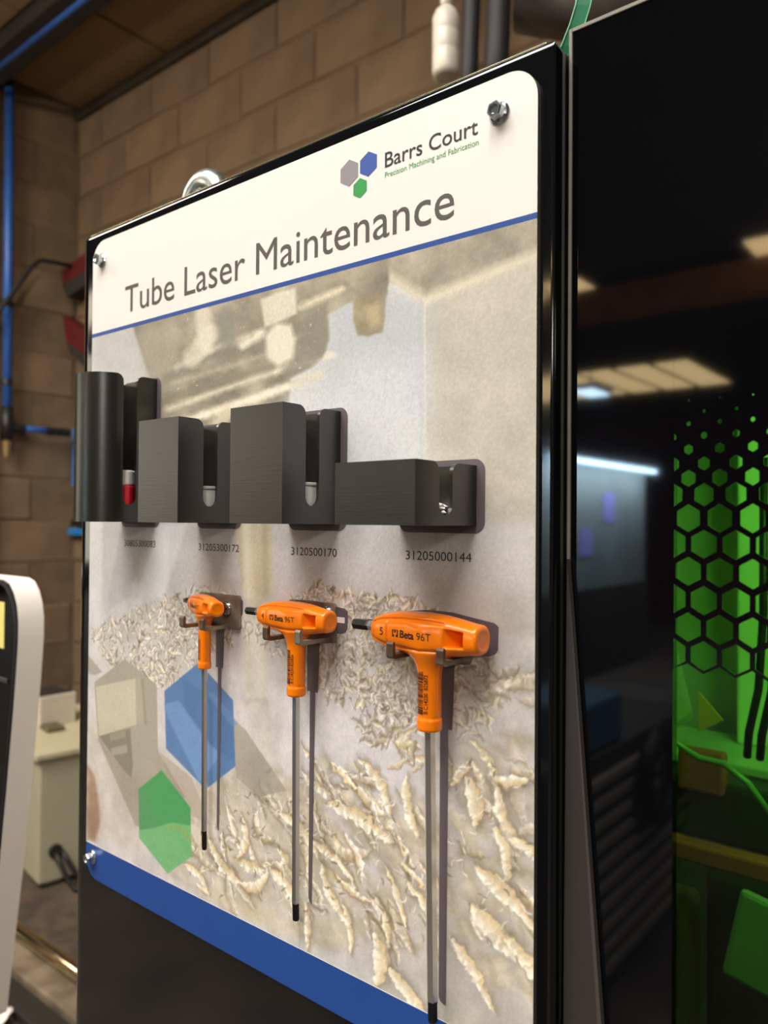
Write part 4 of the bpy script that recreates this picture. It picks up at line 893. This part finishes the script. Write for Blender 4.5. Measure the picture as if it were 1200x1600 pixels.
# rail bed on the floor
t = thing('machine_rail', 'long polished steel guide rail on a low grey bed', 'rail', (-2.3, .77, 0))
obj('bed', nb((-4.5, .69, .0), (.0 - .7, .80, .045), bev=.006), mat('bed_grey', (134, 120, 100), .5, col2=(98, 84, 68), scale=14), t)
obj('guide_bar', nt_([(-4.5, .775, .066), (-.7, .775, .066)], .021, n=20), mat('rail_steel', (206, 190, 160), .16, 1.0, var=.15, scale=9), t, smooth=True)
obj('kerb', nb((-4.5, .62, 0), (-.7, .685, .028), bev=.004), mat('kerb_dark', (42, 38, 34), .6, var=.2), t)
tag(obj('rubber_mat', nb((-4.4, .81, 0), (-1.9, 1.0, .008)), mat('mat_brown', (88, 72, 58), .8, col2=(62, 52, 44), scale=16)), 'brown worn mat beside the guide rail', 'mat')
tag(obj('junction_box', nb((-2.44, 1.06, 0), (-2.30, 1.20, .06), bev=.006), mat('jb', (176, 170, 156), .5, var=.1)), 'small pale junction box on the floor near the cabinet', 'box')
bm = bmesh.new(); bmesh.ops.create_grid(bm, x_segments=14, y_segments=12, size=1)
for v in bm.verts:
    x, y = v.co.x, v.co.y; v.co = Vector((-2.04 + x * .085 * (1 + .15 * math.sin(5 * y)) - y * .02, .53 + y * .085 * (1 + .12 * math.cos(4 * x)) + .01 * math.sin(9 * x), .006 + .022 * abs(math.sin(3.1 * x + 2.3 * y)) + .012 * abs(math.cos(5 * y - 2 * x))))
ex = bmesh.ops.solidify(bm, geom=bm.faces[:], thickness=.0015)
tag(obj('wiping_rag', bm, mat('rag_white', (240, 232, 222), .9, var=.06), smooth=True), 'white crumpled rag on the floor at the lower left', 'rag')
# wall services
m_bp = mat('blue_pipe', (44, 92, 168), .4, var=.06)
t = thing('blue_air_pipe', 'blue compressed air pipe running down the wall corner with a branch', 'pipe', (-3.80, 1.41, 1.8))
obj('riser', nt_([(-3.80, 1.40, CE - .02), (-3.80, 1.408, 1.83)], .021, n=12), m_bp, t, smooth=True)
obj('branch', nt_([(-3.80, 1.44, 1.745), (-3.78, 1.62, 1.745)], .015, n=12), m_bp, t, smooth=True)
obj('tee_fitting', (lambda b: (tube(b, [(-3.80, 1.408, 1.845), (-3.80, 1.408, 1.68)], .028, n=14), b)[1])(bmesh.new()), m_cable, t, smooth=True)
obj('branch_socket', nt_([(-3.80, 1.43, 1.745), (-3.795, 1.49, 1.745)], .023, n=12), m_cable, t); obj('end_stop', nt_([(-3.787, 1.60, 1.745), (-3.782, 1.72, 1.745)], .021, n=12), m_cable, t)
obj('drain_valve', nt_([(-3.80, 1.408, 1.68), (-3.80, 1.408, 1.60)], [.022, .014], n=12), mat('brass', (190, 160, 110), .35, .8, var=.1), t)
for z in (2.33, 1.95): obj('pipe_clip', nt_([(-3.80, 1.405, z), (-3.80, 1.405, z + .03)], .026, n=12), m_cable, t)
obj('ceiling_run', nt_([(-3.83, 1.235, CE - .13), (-1.4, 1.235, CE - .13)], .012, n=12), m_bp, t, smooth=True)
for nm, lab, pl, th in (('red_bracket', 'upper red angled bracket on the block wall', [(-3.98, 1.70, 2.60), (-3.5, 1.70, 2.68), (-3.5, 1.70, 2.58), (-3.96, 1.70, 2.52)], .08), ('red_bracket', 'lower red slanting bracket on the block wall', [(-3.86 - .1, 1.70, 2.36), (-3.6, 1.70, 2.17), (-3.6, 1.70, 2.06), (-3.86 - .06, 1.70, 2.22)], .08)):
    bm = bmesh.new(); prism(bm, [(x + .13, y, z) for x, y, z in pl], (0, th, 0)); rbk = thing(nm, lab, 'bracket', (pl[0][0] + .13, 1.78, pl[0][2]))
    obj('red_arm', bm, mat('bracket_red', (92, 24, 24), .5, var=.2), rbk); bm = bmesh.new(); prism(bm, [(x + .13, y, z) for x, y, z in ((pl[3][0], 1.70, pl[3][2]), (pl[2][0], 1.70, pl[2][2]), (pl[2][0], 1.70, pl[2][2] - .07), (pl[3][0] + .04, 1.70, pl[3][2] - .07))], (0, th, 0)); obj('dark_backing', bm, m_beam, rbk)
tag(obj('wall_cable', nt_([(-3.75, 1.30, 2.22), (-3.75, 1.345, 2.30), (-3.75, 1.42, 2.42), (-3.75, 1.50, 2.55), (-3.75, 1.54, 2.59), (-3.75, 1.62, 2.60), (-3.74, 1.72, 2.60)], .011, n=8), m_cable, smooth=True), 'dark cable looping from the blue pipe to the upper red bracket', 'cable')
m_bl = mat('blue_sheet', (34, 116, 176), .5, var=.06)
tag(obj('blue_poster', nb((-3.845, 1.77, 1.47), (-3.55, 1.79, 1.775), bev=.003), m_bl), 'blue sheet fixed on the block wall left of the cabinet', 'poster')
tag(obj('blue_strip', nb((-3.845, 1.75, 1.215), (-3.62, 1.79, 1.25), bev=.003), m_bl), 'small blue strip with a dark clip below the blue sheet', 'strip')
tag(obj('wall_clip', nb((-3.80, 1.74, 1.26), (-3.68, 1.79, 1.30), bev=.008), m_cable), 'dark clip on the wall just above the small blue strip', 'clip')
# hanging bottle, hose bundle, duct
t = thing('hanging_bottle', 'white plastic bottle hanging upside up above the board', 'bottle', (-.908, .974, 2.226))
def lathe(pr, loc, n=24):
    bm = bmesh.new(); rings = [[bm.verts.new((loc[0] + r_ * math.cos(2 * math.pi * k / n), loc[1] + r_ * math.sin(2 * math.pi * k / n), loc[2] + z)) for k in range(n)] for r_, z in pr]
    for A, B in zip(rings, rings[1:]):
        for k in range(n): bm.faces.new((A[k], A[(k + 1) % n], B[(k + 1) % n], B[k]))
    bm.faces.new(rings[0][::-1]); bm.faces.new(rings[-1]); return bm
bl = (-.908, .974, 2.222)
obj('bottle_body', lathe([(.018, 0), (.026, .004), (.0285, .014), (.0285, .05), (.0275, .053), (.0285, .056), (.0285, .09), (.0275, .093), (.0285, .096), (.0285, .125), (.022, .140), (.012, .150)], bl), mat('bottle_white', (198, 188, 172), .4, var=.05), t, smooth=True)
obj('bottle_cap', lathe([(.0125, .150), (.0125, .166), (.007, .172), (.004, .22), (.003, .30)], bl), mat('cap_pale', (206, 196, 178), .4, var=.05), t, smooth=True)
obj('cord', nt_([(-.908, .974, 2.50), (-.908, .974, 3.46)], .002, n=6), m_cable, t)
for k, (x, r_) in enumerate(((-1.055, .022), (-.975, .030))):
    tag(obj('hanging_hose', nt_([(x - .012, 1.30, 2.30), (x, 1.29, 2.45), (x + .012, 1.28, 2.60), (x + .02, 1.28, 3.44)], r_, n=14), mat('hose_dark', (36, 34, 34), .6, var=.2), smooth=True), ('thinner' if k == 0 else 'thicker') + ' dark hose hanging behind the white bottle', 'hose', 'dark hanging hoses')
tag(obj('ventilation_duct', nt_([(-.98, 1.42, 2.66), (-.78, 1.50, 2.60), (-.55, 1.60, 2.72)], [.08, .10, .09], n=20), mat('duct_grey', (72, 66, 60), .5, var=.3, scale=14), smooth=True), 'dark grey flexible duct above the cabinet corner', 'duct')
tag(obj('yellow_conduit', nt_([(-.875, 1.72, 2.2), (-.87, 1.72, 3.44)], .022, n=10), mat('conduit_tan', (176, 140, 92), .6, var=.2), smooth=True), 'tan conduit on the wall behind the duct', 'pipe')
# ------------------------------------------------------------------ hall behind the photographer, seen only mirrored in the black glass
m_red = mat('red_cladding', (120, 34, 34), .7, var=.2, scale=2)
tag(obj('red_booth', nb((-14, -10.2, 0), (-2.2, -9.8, 2.7)), m_red), 'dark red partition reflected in the black glass door', 'partition')
t = thing('work_booth', 'pale work booth with a bright tube light reflected in the black glass', 'booth', (-2.75, -5.9, 0))
obj('booth_wall', nb((-2.78, -6.95, .75), (-2.72, -4.6, 1.83)), mat('booth_pale', (150, 168, 172), .7, var=.25, scale=1.5), t)
obj('booth_base', nb((-2.80, -7.0, .0), (-2.70, -4.4, .75)), m_beam, t)
obj('tube_light', nt_([(-2.62, -4.85, 1.79), (-2.62, -6.95, 1.79)], .025, n=10), mat('tube_glow', (200, 232, 255), .5, emit=22.0), t)
obj('glowing_notice', nb((-2.719, -6.2, 1.30), (-2.712, -5.98, 1.56)), mat('paper_blue_glow', (150, 150, 235), .6, emit=.9), t)  # bluish paper notices, given emission so their reflection reads brighter
obj('glowing_notice', nb((-2.719, -5.75, 1.02), (-2.712, -5.5, 1.24)), mat('paper_blue_glow', (166, 160, 220), .6), t)
tl = bpy.data.lights.new('booth_lamp', 'AREA'); tl.shape = 'RECTANGLE'; tl.size = .1; tl.size_y = 2.0; tl.energy = 75; tl.color = (.8, .92, 1)
to = bpy.data.objects.new('booth_lamp', tl); C.objects.link(to); to.location = (-2.5, -5.9, 1.76); to.rotation_euler = (0, math.radians(35), 0)
t = thing('bay_light', 'bright high bay lamp reflected in the black glass', 'lamp', (-9.3, -20.4, 5.0))
obj('lamp_glass', nb((-9.6, -21.0, 4.98), (-9.0, -19.9, 5.06), bev=.02), mat('tube_glow', (200, 232, 255)), t); obj('lamp_housing', nb((-9.7, -21.1, 5.07), (-8.9, -19.8, 5.2), bev=.02), m_beam, t)
obj('suspension', nt_([(-9.3, -20.4, 5.2), (-9.3, -20.4, 6.3)], .02, n=6), m_beam, t)
t = thing('ribbed_cabinet', 'ribbed grey cabinet reflected low in the black glass', 'cabinet', (-1.1, -1.9, 0))
obj('cabinet_body', nb((-1.4, -2.4, 0), (-.87, -1.45, .66), bev=.008), mat('rc_grey', (60, 58, 54), .6, var=.1), t)
for k in range(10): obj('rib', nb((-.87, -2.36, .06 + k * .058), (-.852, -1.49, .088 + k * .058), bev=.004), mat('rib_grey', (168, 160, 146), .5, var=.1), t)
tag(obj('blue_crate', nb((-1.12, -1.85, .661), (-.89, -1.58, .80), bev=.01), mat('crate_blue', (64, 116, 150), .6, var=.1)), 'blue crate on the ribbed cabinet, reflected in the black glass', 'crate')
bm = bmesh.new(); tube(bm, [(-.822 + .006 * math.sin(k * .5), -1.98 + (.12 + .002 * (k % 7)) * math.cos(k / 16 * 2 * math.pi), .54 + (.12 + .002 * (k % 7)) * math.sin(k / 16 * 2 * math.pi)) for k in range(16 * 3 + 1)], .020, n=8)
hh_ = thing('coiled_hose', 'coil of black hose reflected in the black glass', 'hose', (-.82, -1.98, .54)); obj('coil', bm, m_cable, hh_, smooth=True)
obj('peg', nt_([(-.86, -1.98, .64), (-.79, -1.98, .645)], .012, n=8), m_cable, hh_)
tag(obj('red_toolbox', nb((-1.95, -2.1, 0), (-1.6, -1.85, .22), bev=.015), mat('toolbox_red', (150, 20, 30), .5, var=.1)), 'red toolbox on the floor, reflected under the board', 'toolbox')
